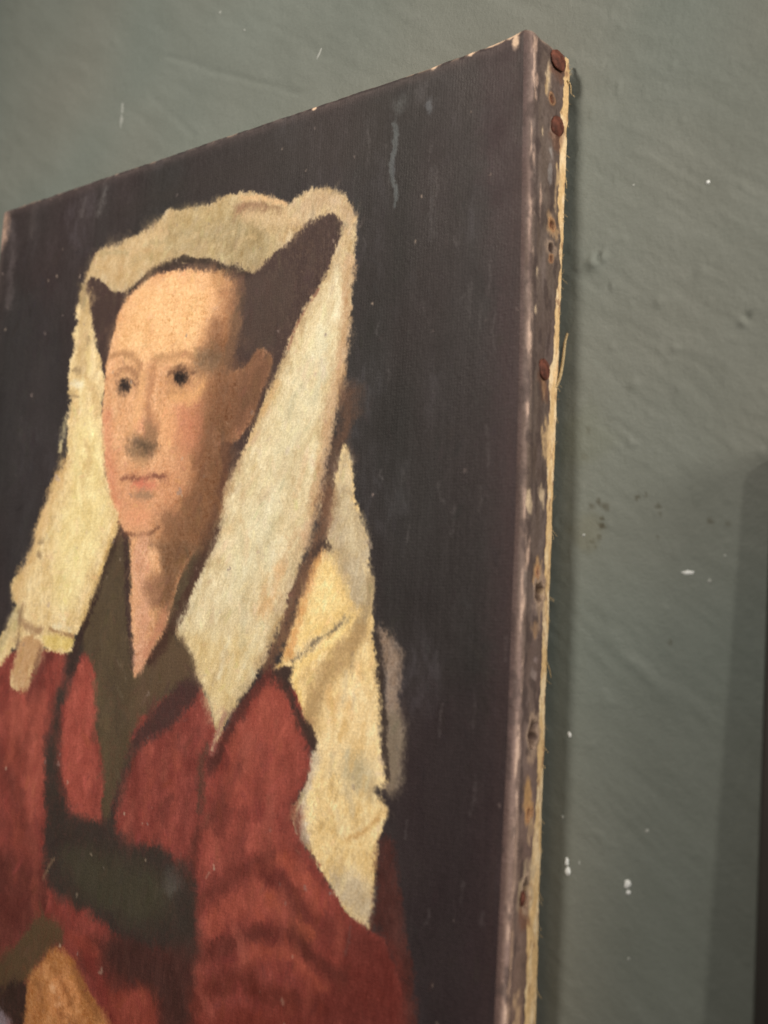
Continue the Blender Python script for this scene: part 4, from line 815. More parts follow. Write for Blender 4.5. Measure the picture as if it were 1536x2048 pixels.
fill([(-175.5,146.8),(-176.8,147.9),(-180.7,148.4),(-185.7,148.1),(-189.8,147.1),(-191.5,145.8),(-190.1,144.6),(-186.1,144.1),(-181.2,144.5),(-177.1,145.5)],(216, 126, 98),2.01,0.77,0.90,'p')  # lower lip
stroke([(-171.6,141.6),(-168.9,144.5),(-169.2,147.2)],0.88,(180, 122, 88),1.26,0.50,0.70,'p')  # mouth corner
fill([(-176.4,151.8),(-177.6,152.7),(-181.1,153.2),(-185.4,152.9),(-189.1,152.1),(-190.6,151.0),(-189.3,150.0),(-185.8,149.6),(-181.5,149.8),(-177.9,150.7)],(164, 126, 96),1.98,0.77,0.85,'p')  # under lip
fill([(-179.3,160.0),(-180.5,162.2),(-184.1,163.4),(-188.8,163.2),(-192.8,161.7),(-194.5,159.3),(-193.3,157.1),(-189.7,155.9),(-184.9,156.2),(-181.0,157.7)],(232, 160, 118),4.96,0.77,0.80,'p')  # chin light
stroke([(-193.0,166.2),(-185.9,168.0),(-178.5,167.4),(-173.3,164.9)],0.89,(112, 72, 52),1.53,0.51,0.65,'p')  # chin line
fill([(-163.2,162.5),(-163.8,164.8),(-166.1,166.1),(-169.2,166.0),(-171.9,164.4),(-173.1,162.0),(-172.4,159.7),(-170.1,158.3),(-167.0,158.5),(-164.4,160.0)],(138, 98, 70),4.39,0.75,0.70,'p')  # chin side shade
fill([(-177.0,169.7),(-148.6,172.4),(-151.3,176.5),(-157.8,186.2),(-162.9,198.0),(-168.6,195.0),(-168.8,182.8),(-171.9,174.5)],(124, 88, 62),2.94,0.98,0.95,'skin')  # neck shade
stroke([(-183.6,171.0),(-181.7,182.5),(-179.6,194.9),(-177.3,209.2),(-178.5,219.4)],4.02,(222, 164, 130),3.01,1.00,0.80,'skin')  # neck light
fill([(-178.7,186.3),(-169.8,184.8),(-165.5,190.9),(-168.5,196.0),(-173.8,197.0),(-178.2,190.8)],(152, 108, 80),2.48,0.99,0.85,'p')  # throat hollow
stroke([(-163.2,198.0),(-168.1,207.5),(-174.6,216.3)],1.96,(196, 132, 100),1.96,0.73,0.70,'p')  # neck right warm
fill([(-235.0,57.4),(-238.9,60.1),(-239.8,64.3),(-238.2,68.3),(-240.2,72.0),(-238.6,78.6),(-241.0,84.4),(-241.1,91.6),(-240.2,100.8),(-238.4,106.1),(-239.9,113.1),(-238.0,121.3),(-237.9,132.3),(-243.2,141.1),(-246.7,148.9),(-251.7,154.8),(-254.6,162.6),(-255.5,171.5),(-262.3,180.5),(-269.6,187.2),(-268.0,192.3),(-264.6,197.3),(-270.2,207.1),(-280.5,219.8),(-279.0,228.8),(-272.0,224.5),(-265.4,218.5),(-260.1,213.9),(-260.4,219.7),(-263.4,228.7),(-261.9,233.6),(-255.8,234.9),(-249.9,232.7),(-248.7,226.7),(-243.6,222.2),(-242.5,214.9),(-238.8,216.2),(-222.7,216.9),(-222.6,210.3),(-218.8,208.1),(-215.6,202.1),(-211.3,191.8),(-206.7,181.6),(-202.2,170.3),(-198.5,161.1),(-200.2,157.8),(-204.6,151.3),(-208.6,143.4),(-212.2,128.5),(-214.9,115.6),(-215.4,108.6),(-214.7,100.7),(-216.7,93.5),(-221.7,83.9),(-224.8,76.3),(-228.6,65.5),(-232.8,57.8)],(240, 208, 152),1.13,1.42,1.00,'veil')  # left veil
stroke([(-233.1,58.2),(-233.3,67.6),(-232.4,79.4),(-230.1,91.3)],3.77,(206, 174, 124),2.90,1.16,0.90,'veil')  # thin upper strip
stroke([(-234.4,48.5),(-235.8,54.2),(-234.2,60.9)],1.32,(176, 148, 108),1.17,0.59,0.90,'p')  # hood to veil thread
fill([(-233.1,116.3),(-217.3,117.8),(-210.7,142.8),(-205.4,158.4),(-212.8,177.6),(-222.4,194.7),(-235.9,196.9),(-240.0,167.9),(-232.5,145.8)],(244, 220, 156),4.96,1.65,0.80,'veil')  # yellow light
stroke([(-238.4,134.1),(-245.3,146.2),(-250.8,158.5),(-254.1,170.9),(-262.6,183.2),(-264.2,192.3)],3.18,(216, 176, 120),2.60,1.74,0.85,'veil')  # tan outer border
stroke([(-200.4,164.0),(-206.0,178.8),(-211.5,190.5),(-217.1,203.3)],1.60,(222, 184, 120),1.60,0.80,0.70,'veil')  # ochre right border
stroke([(-229.0,127.0),(-228.8,131.9),(-228.8,136.7)],1.42,(222, 190, 128),1.41,0.84,0.40,'veil')  # scumble
stroke([(-242.9,124.3),(-242.3,128.7),(-241.6,133.2)],1.54,(222, 190, 128),1.44,0.86,0.34,'veil')  # scumble
stroke([(-227.9,75.5),(-228.9,82.5),(-226.7,90.1)],1.69,(238, 212, 152),1.43,0.86,0.53,'veil')  # scumble
stroke([(-240.6,112.8),(-241.9,119.7),(-242.3,126.8)],0.97,(248, 228, 172),1.44,0.87,0.65,'veil')  # scumble
stroke([(-244.6,161.8),(-242.6,167.0),(-242.8,171.8)],1.76,(222, 190, 128),1.42,0.85,0.44,'veil')  # scumble
stroke([(-225.3,123.8),(-221.1,131.7),(-221.2,138.9)],1.31,(208, 172, 118),1.39,0.84,0.53,'veil')  # scumble
stroke([(-227.9,136.9),(-224.5,142.1),(-221.9,147.2)],1.56,(248, 228, 172),1.39,0.83,0.55,'veil')  # scumble
stroke([(-234.4,156.4),(-241.4,161.5),(-246.4,166.8)],1.07,(248, 228, 172),1.42,0.85,0.53,'veil')  # scumble
stroke([(-224.2,135.5),(-224.9,141.1),(-225.4,146.7)],0.99,(208, 172, 118),1.39,0.84,0.43,'veil')  # scumble
stroke([(-230.2,96.7),(-231.3,103.4),(-228.7,110.8)],1.51,(248, 228, 172),1.43,0.86,0.60,'veil')  # scumble
stroke([(-233.6,74.8),(-233.2,82.2),(-232.2,89.7)],1.39,(208, 172, 118),1.45,0.87,0.39,'veil')  # scumble
stroke([(-230.9,181.9),(-232.2,187.8),(-235.3,193.5)],1.88,(238, 212, 152),1.38,0.83,0.43,'veil')  # scumble
stroke([(-227.9,96.6),(-228.2,100.6),(-227.2,104.8)],1.20,(238, 212, 152),1.42,0.85,0.35,'veil')  # scumble
stroke([(-232.2,122.1),(-230.9,128.0),(-229.5,133.8)],1.67,(248, 228, 172),1.41,0.85,0.45,'veil')  # scumble
stroke([(-227.9,83.4),(-226.1,88.0),(-225.2,92.5)],1.53,(238, 212, 152),1.43,0.86,0.52,'veil')  # scumble
stroke([(-225.7,96.7),(-220.2,105.2),(-219.0,112.7)],2.10,(208, 172, 118),1.40,0.84,0.43,'veil')  # scumble
stroke([(-224.9,184.4),(-224.0,190.1),(-225.1,195.5)],1.85,(238, 212, 152),1.36,0.82,0.53,'veil')  # scumble
stroke([(-225.9,171.0),(-229.2,177.1),(-231.1,183.4)],1.48,(248, 228, 172),1.38,0.83,0.52,'veil')  # scumble
stroke([(-224.1,143.4),(-223.8,147.9),(-221.9,152.5)],1.94,(222, 190, 128),1.38,0.83,0.37,'veil')  # scumble
stroke([(-223.6,108.3),(-223.7,113.4),(-224.4,118.3)],1.13,(248, 228, 172),1.41,0.84,0.33,'veil')  # scumble
stroke([(-245.1,142.5),(-240.9,148.8),(-239.7,154.7)],0.95,(222, 190, 128),1.43,0.86,0.31,'veil')  # scumble
stroke([(-221.4,128.4),(-224.8,133.6),(-225.1,139.2)],1.69,(222, 190, 128),1.39,0.84,0.46,'veil')  # scumble
fill([(-232.1,91.1),(-232.7,91.6),(-234.6,91.8),(-236.9,91.5),(-238.9,90.9),(-239.7,90.2),(-239.0,89.6),(-237.2,89.5),(-234.8,89.8),(-232.9,90.4)],(150, 124, 92),1.22,0.87,0.70,'p')  # worn mark
fill([(-227.8,77.8),(-227.9,79.2),(-228.4,80.0),(-229.2,79.9),(-230.0,78.9),(-230.5,77.4),(-230.4,76.0),(-229.9,75.1),(-229.0,75.3),(-228.2,76.3)],(150, 124, 92),1.01,0.86,0.70,'p')  # worn mark
fill([(-248.3,168.8),(-248.7,169.4),(-249.9,169.7),(-251.4,169.7),(-252.7,169.2),(-253.2,168.6),(-252.9,168.0),(-251.7,167.7),(-250.1,167.8),(-248.8,168.2)],(150, 124, 92),1.21,0.86,0.70,'p')  # worn mark
fill([(-249.0,174.4),(-249.2,175.4),(-249.9,176.0),(-250.9,176.0),(-251.8,175.3),(-252.3,174.3),(-252.1,173.3),(-251.4,172.7),(-250.4,172.8),(-249.5,173.4)],(150, 124, 92),1.21,0.86,0.70,'p')  # worn mark
fill([(-231.1,103.2),(-231.8,103.5),(-233.7,103.6),(-236.0,103.3),(-237.9,102.9),(-238.7,102.4),(-238.0,102.0),(-236.2,102.0),(-233.8,102.3),(-231.9,102.7)],(150, 124, 92),0.81,0.86,0.70,'p')  # worn mark
fill([(-230.3,97.8),(-230.8,98.6),(-232.3,99.0),(-234.3,98.8),(-236.0,98.0),(-236.8,97.0),(-236.3,96.2),(-234.7,95.8),(-232.7,96.0),(-231.0,96.8)],(252, 240, 206),1.29,1.15,0.90,'p')  # impasto light
fill([(-242.7,213.4),(-240.4,209.6),(-223.0,210.3),(-223.1,216.7),(-238.8,215.9)],(228, 198, 120),1.37,0.82,0.95,'veil')  # veil end flap
stroke([(-239.0,207.4),(-233.6,208.2),(-227.9,209.5),(-223.0,210.3)],0.68,(156, 116, 80),1.09,0.55,0.90,'p')  # flap gap
stroke([(-236.0,206.1),(-229.7,206.2),(-224.7,207.7)],0.82,(246, 228, 186),1.09,0.55,0.90,'p')  # flap light
stroke([(-260.0,195.7),(-259.5,203.6),(-251.6,206.9),(-244.9,208.4)],1.28,(166, 128, 94),1.71,0.86,0.80,'p')  # fold shade in end
fill([(-260.0,214.8),(-255.5,210.3),(-244.3,212.3),(-243.7,221.5),(-249.4,226.7),(-251.3,233.6),(-261.5,233.6),(-262.7,226.0)],(196, 150, 106),2.26,1.13,0.85,'veil')  # tan tail
stroke([(-243.7,216.7),(-244.9,223.3),(-248.2,230.0)],1.40,(136, 96, 72),1.67,0.84,0.80,'p')  # tail shade
stroke([(-263.0,200.2),(-268.5,208.6),(-276.6,219.7)],3.21,(196, 174, 128),2.34,1.17,0.90,'veil')  # grey ribbon
stroke([(-260.8,200.2),(-260.5,207.0),(-260.7,214.8)],0.86,(140, 108, 80),1.15,0.58,0.70,'p')  # cuff line
fill([(-265.7,354.7),(-252.2,348.2),(-238.9,337.6),(-228.9,328.8),(-215.7,329.3),(-209.0,334.8),(-216.5,339.6),(-226.1,347.8),(-232.7,355.6),(-250.1,361.2),(-263.9,365.8)],(92, 73, 50),2.61,1.30,0.95,'bg')  # olive cuff
fill([(-264.1,364.8),(-250.3,359.6),(-233.6,354.5),(-229.8,361.4),(-230.0,373.4),(-241.0,373.6),(-263.6,367.8)],(60, 44, 37),2.36,1.05,0.95,'p')  # dark under cuff
fill([(-263.2,369.8),(-248.8,369.1),(-239.4,373.3),(-231.7,389.5),(-257.0,407.1)],(138, 120, 122),2.10,1.05,0.95,'veil')  # grey linen
fill([(-214.4,338.7),(-204.8,339.8),(-198.6,345.1),(-192.8,351.0),(-184.3,355.4),(-177.2,360.7),(-169.4,372.0),(-224.5,391.8),(-230.7,373.5),(-232.1,359.9),(-230.8,352.8),(-223.2,344.3)],(192, 128, 76),1.72,0.98,1.00,'skin')  # hand
fill([(-215.6,350.9),(-207.9,347.5),(-199.4,350.9),(-196.5,360.8),(-208.4,367.0),(-216.7,358.9)],(226, 152, 96),3.45,1.23,0.85,'skin')  # hand light
stroke([(-202.0,343.6),(-194.0,351.8),(-184.5,358.4)],1.92,(150, 94, 54),1.92,0.72,0.80,'p')  # hand shade right
stroke([(-227.0,352.9),(-221.7,356.9),(-219.1,365.3)],1.01,(150, 96, 56),1.52,0.76,0.70,'p')  # finger gap
stroke([(-205.6,368.4),(-208.6,361.3),(-212.5,356.2)],0.74,(160, 100, 60),1.48,0.74,0.60,'p')  # finger gap
stroke([(-197.5,359.6),(-199.2,361.8),(-199.5,364.2)],1.08,(224, 156, 100),1.21,0.72,0.60,'skin')  # hand paint
stroke([(-215.9,365.9),(-216.0,367.8),(-215.5,370.1)],1.49,(224, 156, 100),1.24,0.75,0.60,'skin')  # hand paint
stroke([(-225.5,363.8),(-225.8,365.8),(-218.7,366.8)],1.29,(206, 138, 84),1.26,0.76,0.60,'skin')  # hand paint
stroke([(-218.7,345.3),(-219.3,347.3),(-220.3,349.9)],0.97,(224, 156, 100),1.26,0.76,0.60,'skin')  # hand paint
stroke([(-219.1,358.3),(-217.5,360.0),(-223.1,363.4)],0.78,(206, 138, 84),1.26,0.75,0.60,'skin')  # hand paint
stroke([(-200.3,354.9),(-201.8,357.1),(-200.2,359.1)],1.05,(168, 108, 62),1.22,0.73,0.60,'skin')  # hand paint
stroke([(-215.5,343.8),(-215.0,345.7),(-211.6,347.4)],1.33,(168, 108, 62),1.25,0.75,0.60,'skin')  # hand paint
stroke([(-198.6,364.6),(-198.3,366.4),(-195.2,368.1)],1.24,(150, 92, 52),1.20,0.72,0.60,'skin')  # hand paint
stroke([(-207.2,360.1),(-209.3,362.4),(-202.8,363.5)],0.95,(150, 92, 52),1.23,0.74,0.60,'skin')  # hand paint
stroke([(-221.0,346.7),(-221.1,348.7),(-218.9,350.7)],1.20,(224, 156, 100),1.27,0.76,0.60,'skin')  # hand paint
stroke([(-200.1,361.5),(-200.5,363.5),(-202.5,366.2)],0.87,(168, 108, 62),1.21,0.73,0.60,'skin')  # hand paint
stroke([(-192.1,362.6),(-192.9,364.6),(-189.4,366.2)],0.84,(224, 156, 100),1.19,0.71,0.60,'skin')  # hand paint
stroke([(-206.0,353.5),(-204.0,355.1),(-202.9,357.2)],1.46,(150, 92, 52),1.22,0.73,0.60,'skin')  # hand paint
stroke([(-209.9,350.1),(-207.9,351.7),(-207.1,353.9)],1.03,(150, 92, 52),1.24,0.74,0.60,'skin')  # hand paint
fill([(-213.1,354.0),(-213.3,355.0),(-214.0,355.8),(-215.1,356.0),(-216.0,355.5),(-216.5,354.6),(-216.3,353.5),(-215.5,352.7),(-214.5,352.5),(-213.6,353.0)],(250, 190, 140),1.05,0.50,0.80,'p')  # knuckle light
fill([(-207.4,359.1),(-207.8,359.6),(-209.0,360.1),(-210.4,360.4),(-211.6,360.3),(-212.2,360.0),(-211.8,359.5),(-210.6,359.0),(-209.1,358.7),(-207.9,358.8)],(248, 186, 136),0.74,0.49,0.80,'p')  # knuckle light
stroke([(-55.5,19.2),(-55.8,26.9),(-56.9,34.4),(-56.1,41.4),(-54.0,45.3),(-54.6,51.0)],0.95,(128, 136, 134),1.06,0.85,0.45,'p')  # blue-grey drip
fill([(-51.5,12.0),(-51.9,13.4),(-53.0,14.0),(-54.5,13.6),(-55.8,12.3),(-56.4,10.7),(-56.0,9.3),(-54.8,8.7),(-53.3,9.2),(-52.0,10.4)],(112, 116, 112),2.69,1.07,0.45,'p')  # bloom
fill([(-38.3,16.6),(-38.6,18.4),(-39.4,19.3),(-40.6,19.0),(-41.5,17.6),(-42.0,15.6),(-41.7,13.8),(-40.9,12.9),(-39.7,13.2),(-38.8,14.6)],(128, 132, 134),1.82,1.04,0.45,'p')  # bloom
stroke([(-43.5,7.8),(-44.1,12.5)],2.09,(98, 92, 90),1.88,1.05,0.38,'p')  # bloom smear
stroke([(-37.8,40.0),(-37.8,56.8),(-38.2,66.1)],0.81,(92, 88, 86),1.62,0.81,0.40,'p')  # faint drip
stroke([(-225.2,5.5),(-226.6,10.7),(-228.6,17.4)],1.62,(128, 122, 116),2.06,1.18,0.45,'p')  # drip
stroke([(-239.7,9.0),(-240.3,15.0)],1.50,(110, 102, 98),2.10,1.20,0.38,'p')  # drip
stroke([(-297.2,10.7),(-294.1,30.5),(-293.3,50.9)],2.44,(112, 100, 98),2.93,1.30,0.45,'p')  # drip at left edge
stroke([(-278.7,5.6),(-279.2,18.1)],1.92,(96, 86, 82),2.88,1.28,0.38,'p')  # drip at left edge
fill([(-313.2,-0.4),(-303.8,0.2),(-299.6,6.3),(-301.7,18.8),(-310.7,19.7)],(196, 160, 136),2.34,1.00,0.90,'p')  # bare corner
# --- loose brushwork dragged through the wet paint
def dab(x_, v_, ln, wd, an, col, a_, k):
    m = ln + wd
    c0, c1 = np.searchsorted(cu, [x_ - m, x_ + m])
    r0, r1 = np.searchsorted(rv, [v_ - m, v_ + m])
    if c1 - c0 < 2 or r1 - r0 < 2:
        return
    U = GU[r0:r1, c0:c1] - x_
    V = GV[r0:r1, c0:c1] - v_
    s_ = U * math.sin(an) + V * math.cos(an)
    t_ = U * math.cos(an) - V * math.sin(an) + 0.08 * s_ * s_ / max(ln, .5)
    br = vnoise(t_ / .45 + k, s_ / 4.0, k % 61)
    q = np.exp(-(s_ / ln) ** 4 - (t_ / wd) ** 4) * (.35 + .9 * br) * a_
    q = np.clip(q, 0, 1)
    COL[r0:r1, c0:c1] += (col - COL[r0:r1, c0:c1]) * (q * np.exp(-(abs(COL[r0:r1, c0:c1] - col).sum(-1) / 170.0) ** 2))[..., None]
    HGT[r0:r1, c0:c1] += .35 * q * (br - .45)
rb = np.random.RandomState(8)
for k in range(9000):
    x_, v_ = -rb.rand() * W, 30 + rb.rand() * (H - 32)
    if k % 3 and not (-285 < x_ < -70):
        x_ = -70 - rb.rand() * 215
    ic, ir = min(np.searchsorted(cu, x_), len(cu) - 1), min(np.searchsorted(rv, v_), len(rv) - 1)
    here = COL[ir, ic]
    lum = here.mean()
    if lum < 105 and -262 < x_ < -185 and 85 < v_ < 170 and here[0] < 120:
        continue
    skin = lum > 120 and here[0] - here[2] > 75
    ox, ov = rb.randn(2) * (.8 if skin else 1.6)
    jc, jr = np.clip(np.searchsorted(cu, x_ + ox), 0, len(cu) - 1), np.clip(np.searchsorted(rv, v_ + ov), 0, len(rv) - 1)
    c = COL[jr, jc].copy()
    if abs(c - here).sum() > 110 and rb.rand() < .9:
        c = here.copy()
    c *= 1 + rb.randn() * (.045 if skin else .075 if lum > 90 else .06)
    c += rb.randn(3) * lum * .022
    if lum > 140 and not skin and rb.rand() < .35:
        c = c * .5 + np.array([246., 226., 178.]) * .5
    big = rb.rand()
    wd = (.35 + 1.0 * big ** 2) * (.7 if skin else 1.0)
    dab(x_, v_, wd * rb.uniform(1.6, 4.0), wd, rb.randn() * (.9 if skin else .5) + (-.3 if lum > 140 else 0), c, rb.uniform(.3, .75), k)

# --- wear over the whole picture: rubbed edges, specks, fine craquelure
def over(mask, col):
    COL[:] = COL + (np.array(col, float) - COL) * mask[..., None]
rs = np.random.RandomState(3)
for k in range(150):
    x_, v_ = -rs.rand() * W, rs.rand() * H
    r_ = rs.choice([0.25, 0.35, 0.5, 0.8], p=[.45, .3, .2, .05])
    stroke([(x_, v_), (x_ + rs.randn() * r_, v_ + abs(rs.randn()) * r_ * 1.5), (x_ + rs.randn() * r_, v_ + r_ * 2)], r_,
           (196, 170, 146) if rs.rand() < .6 else (150, 130, 120), .3, .15, .35 + .5 * rs.rand() ** 2, 'p')
for k in range(40):                                    # thin pale scuffs on the dark ground
    x_, v_ = -rs.rand() * 70, rs.rand() * H
    l_ = rs.uniform(2, 14)
    stroke([(x_, v_), (x_ + rs.randn() * .6, v_ + l_ / 2), (x_ + rs.randn() * .8, v_ + l_)], .35, (112, 104, 100), .7, .3, .28, 'p')
top_rub = np.exp(-GV / 1.5) * sstep(-0.12, 0.25, fbm(GU / 3.2, GV / 1.2, 71, 3))
over(0.95 * top_rub, (158, 136, 122))
top_chip = np.exp(-(GV / 1.4) ** 2) * sstep(0.07, 0.2, fbm(GU / 4.2, GV / 3.0, 77, 2))
over(.85 * top_chip, (214, 182, 148))
band = np.exp(-((GV - 2.6) / 2.2) ** 2)
over(0.35 * band, (92, 76, 72))
r_rub = np.exp(GU / 5.0)
over(0.6 * r_rub * (0.6 + fbm(GU / 2, GV / 25, 73, 2)), (72, 55, 51))
l_rub = np.exp(-(GU + W) / 3.0) * sstep(-0.2, 0.2, fbm(GU / 3, GV / 9, 74, 2))
over(0.7 * l_rub, (150, 126, 116))
for (x_, v_, a_, b_) in ((-38.5, 1.2, 1.5, 1.2), (-97.0, 1.4, 1.3, 1.0), (-12.0, 0.8, 5.5, 0.8), (-22.0, 1.0, 1.8, 1.1), (-3.2, 3.0, 1.6, 3.2), (-4.2, 1.0, 3.0, .8)):
    m_ = 1 - sstep(.5, 1.2, np.hypot((GU - x_) / a_, (GV - v_) / b_) + .8 * fbm(GU / 1.1, GV / 1.1, 81, 2))
    over(m_, (228, 192, 158))
COL[:] = np.clip(COL, 18, 252)

# --- build the front sheet: rolled over at top, left and bottom edges
def roll(t, r):
    t = np.clip(t, 0, r)
    return r - np.sqrt(np.maximum(r * r - (r - t) ** 2, 0))
endx = bow_front(GV) - RAD
XX = -W + (GU + W) * (endx + W) / W
wob_t = 0.8 * fbm(GU / 14, GV * 0 + .5, 91, 3) + 0.5 * fbm(GU / 2.5, GV * 0 + .5, 92, 2)
VV = GV + wob_t * np.exp(-GV / 4) - 2.6 * np.exp(GU / 13) * np.exp(-GV / 14)
sag = 1.1 * np.sin(np.pi * np.clip(-GU / W, 0, 1)) * np.sin(np.pi * np.clip(GV / H, 0, 1)) + 0.5 * fbm(GU / 70, GV / 70, 93, 2)
YY = -T + roll(GV, 2.6) + roll(GU + W, 2.6) + roll(H - GV, 2.6) + sag * sstep(0, 40, -GU) - 0.20 * HGT * sstep(0, 3, -GU)
front = mesh_from('painted_canvas', np.stack([XX, YY, -VV], -1).reshape(-1, 3) * MM, grid_quads(len(rv), len(cu)), M_PAINT,
                  painting, cols=pigment(COL).reshape(-1, 3))
front['label'] = 'dark-ground portrait painted on the canvas front'

# --- right turned-over margin: arc, worn side, cut back edge
ARC = RAD * math.pi / 2
side_d = np.concatenate([np.linspace(0, ARC, 18), np.linspace(ARC, ARC + T - RAD - .2, 74)[1:]])
sv = np.linspace(0, H, 1180)
SD, SV = np.meshgrid(side_d, sv)
ang = np.clip(SD / RAD, 0, math.pi / 2)
fx = bow_front(SV)
bx = bow_back(SV)
tt = np.clip((SD - ARC) / (T - RAD), 0, 1)
SX = np.where(SD <= ARC, fx - RAD + RAD * np.sin(ang), fx + (bx - fx) * tt)
SY = np.where(SD <= ARC, -T + RAD - RAD * np.cos(ang), -T + RAD + (SD - ARC))
DEP = SY + T                                               # depth behind the picture plane
BUL = 0.28 * fbm(SV / 16, SD / 7, 110, 2) + 0.16 * fbm(SV / 2.2, SD / 1.6, 111, 3)
ridge_in = sstep(0.0, 1.5, SD)
SX = SX + BUL * ridge_in
SY = SY + 0.5 * fbm(SV / 9, SD / 3, 117, 3) * ridge_in * (SD < ARC + 2) + .2 * fbm(SV / 1.7, SD / 1.2, 118, 2) * ridge_in * (SD < ARC + 2)
top_in = roll(SV, 2.6)
SX = SX - top_in * 0.9
SY = SY + top_in * (SD < ARC) * (1 - ang / (math.pi / 2))
SY = SY + (0.9 * fbm(SV / 8, SV * 0 + .3, 112, 3) + .5 * fbm(SV / 1.6, SV * 0 + .3, 113, 2)) * sstep(15, 22, DEP)
SZ = -SV - 0.5 * fbm(SD / 3, SV * 0 + .2, 114, 2) * np.exp(-SV / 3)

SZ = SZ + 2.6 * np.exp(-SV / 14) * np.exp(-DEP / 9)
for d, v in ((15.0, 4.4), (16.0, 28.6), (11.8, 117.0), (10.0, 289.0), (13.6, 192.0), (12.2, 238.2)):    # cloth puckered round each tack
    rr_ = np.hypot(DEP - d, SV - v)
    th_ = np.arctan2(SV - v, DEP - d)
    SX = SX - .55 * np.exp(-(rr_ / 5.5) ** 2) + .22 * np.cos(5 * th_ + v) * np.exp(-((rr_ - 6.5) / 3.0) ** 2)
SC = np.empty(SD.shape + (3,))
SC[:] = np.array([95., 80., 73.])
SC += (30 * fbm(SV / 22, SD / 6, 120, 3) + 20 * fbm(SV / 5, SD / 1.2, 121, 3) + 10 * fbm(SV / 1.2, SD / .8, 122, 2))[..., None]
SC += 14 * (fbm(SV / 40, SD / 9, 123, 2))[..., None] * np.array([.4, .3, .9])
def sover(mask, col):
    SC[:] = SC + (np.array(col, float) - SC) * np.clip(mask, 0, 1)[..., None]
low = sstep(150, 330, SV)
sover(.55 * low, (126, 98, 84))
# rubbed pinkish ridge, its gloss highlight painted into the colour
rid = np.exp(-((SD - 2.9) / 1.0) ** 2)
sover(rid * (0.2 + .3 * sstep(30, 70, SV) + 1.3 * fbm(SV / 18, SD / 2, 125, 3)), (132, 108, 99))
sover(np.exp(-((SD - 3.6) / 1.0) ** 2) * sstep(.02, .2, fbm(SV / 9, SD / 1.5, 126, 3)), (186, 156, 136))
sover(np.exp(-((SD - 5.8) / .8) ** 2) * .5, (66, 54, 52))
sover(np.exp(-((SD - .6) / 1.2) ** 2) * .6, (72, 54, 52))
sover(.55 * sstep(.02, .22, fbm(SV / 6, SD / 3, 127, 3)), (62, 50, 47))
CH = np.zeros(SD.shape)
def chip(d, v, rd, rv_, col, a=1.0, rough=1.9):
    q = np.hypot((DEP - d) / rd, (SV - v) / rv_) + rough * fbm(DEP / 2.0, SV / 3.6, int(v * 3 + d) % 47, 3)
    k = a * (1 - sstep(.45, 1.15, q))
    sover(k * (.8 + .5 * fbm(DEP / .8, SV / 1.5, 161, 2)), col)
    CH[:] = np.maximum(CH, k)
CREAM, TAN, PINK = (228, 200, 158), (208, 172, 122), (208, 172, 148)
# bare strip along the back edge, ragged width
wid = .8 + np.interp(SV, [0, 14, 30, 50, 62, 68, 78, 90, 112, 120, 128, 140, 165, 190, 215, 235, 262, 275, 290, 320, 400],
                [1.5, 2.6, 3.4, 3.6, 3.6, 1.2, .8, 3.2, 3.4, 5.5, 5.2, 5.8, 4.0, 4.4, 4.0, 5.0, 4.2, 6.0, 8.6, 7.0, 6.0])
edge = (T - wid) + 1.9 * fbm(SV / 5, SV * 0, 130, 3) + 1.3 * fbm(SV / 1.3, DEP / 2, 131, 2)
bare = sstep(-.25, .35, DEP - edge)
sover(bare, TAN)
sover(bare * (sstep(-.1, .25, fbm(SV / 7, DEP / 2.5, 133, 3))), CREAM)
sover(bare * .7 * sstep(.12, .3, fbm(SV / 3, DEP / 1.2, 134, 3)), (140, 104, 78))
for d, v, a_, b_, c in ((10.0, 12, 1.6, 7.5, CREAM), (9.0, 18, 1.4, 4, TAN), (3.0, 5, 1.4, 4.0, PINK), (3.6, 17, .8, 2.5, PINK), (3.4, 23, .9, 2, PINK),
                        (13.4, 30, 1.5, 5, (196, 182, 166)), (7.2, 35, .7, 3, CREAM), (12.4, 40, 1.2, 5, (158, 152, 146)), (12.0, 47, 1.3, 5, (134, 128, 124)),
                        (17, 47, 1.6, 4.5, TAN), (16, 55, 1.2, 5, (180, 150, 110)), (14.4, 65, 4.2, 5.0, (190, 150, 104)), (6.5, 58, .9, 8, PINK), (5, 85, .9, 3, CREAM), (4.5, 98, .7, 2, CREAM),
                        (11.8, 123, 3.0, 4.0, (196, 164, 118)), (16.8, 117, 1.5, 7.0, (240, 214, 170)), (14.5, 141, 3.2, 6.5, TAN), (12.5, 160, 3.0, 5.0, CREAM),
                        (3.2, 164, 1.5, 4.0, CREAM), (3.2, 181, 1.4, 6.0, PINK), (11.3, 185, 3.5, 5.5, (196, 152, 100)), (14, 193, 4.6, 8, (168, 138, 110)), (11, 205, 3, 4, (150, 116, 84)),
                        (12, 214, 2.0, 2.0, (140, 122, 118)), (10, 219, 3.0, 2.2, (150, 132, 124)), (12.5, 239, 5.0, 8.5, (158, 130, 106)), (9.5, 257, 3.0, 5.0, (196, 148, 88)), (11.5, 263, 3.4, 4.4, (190, 144, 90)),
                        (14, 268, 3.4, 6, (182, 150, 116)), (13.6, 282, 4.5, 6, (196, 170, 134)), (10, 289, 5.6, 8, (170, 148, 116)), (8, 325, 3, 9, (196, 160, 120)), (10, 338, 4, 10, (190, 154, 116)),
                        (3.2, 275, .8, 16, (160, 132, 114)), (3.0, 310, 1.0, 14, (170, 138, 112))):
    chip(d, v, a_, b_, tuple(.8 * q_ + .2 * w_ for q_, w_ in zip(c, (120, 100, 88))), .9)
sover(np.exp(-SV / 1.1) * (.5 + 1.6 * fbm(DEP / 3, SV / 2, 151, 2)), (212, 180, 152))
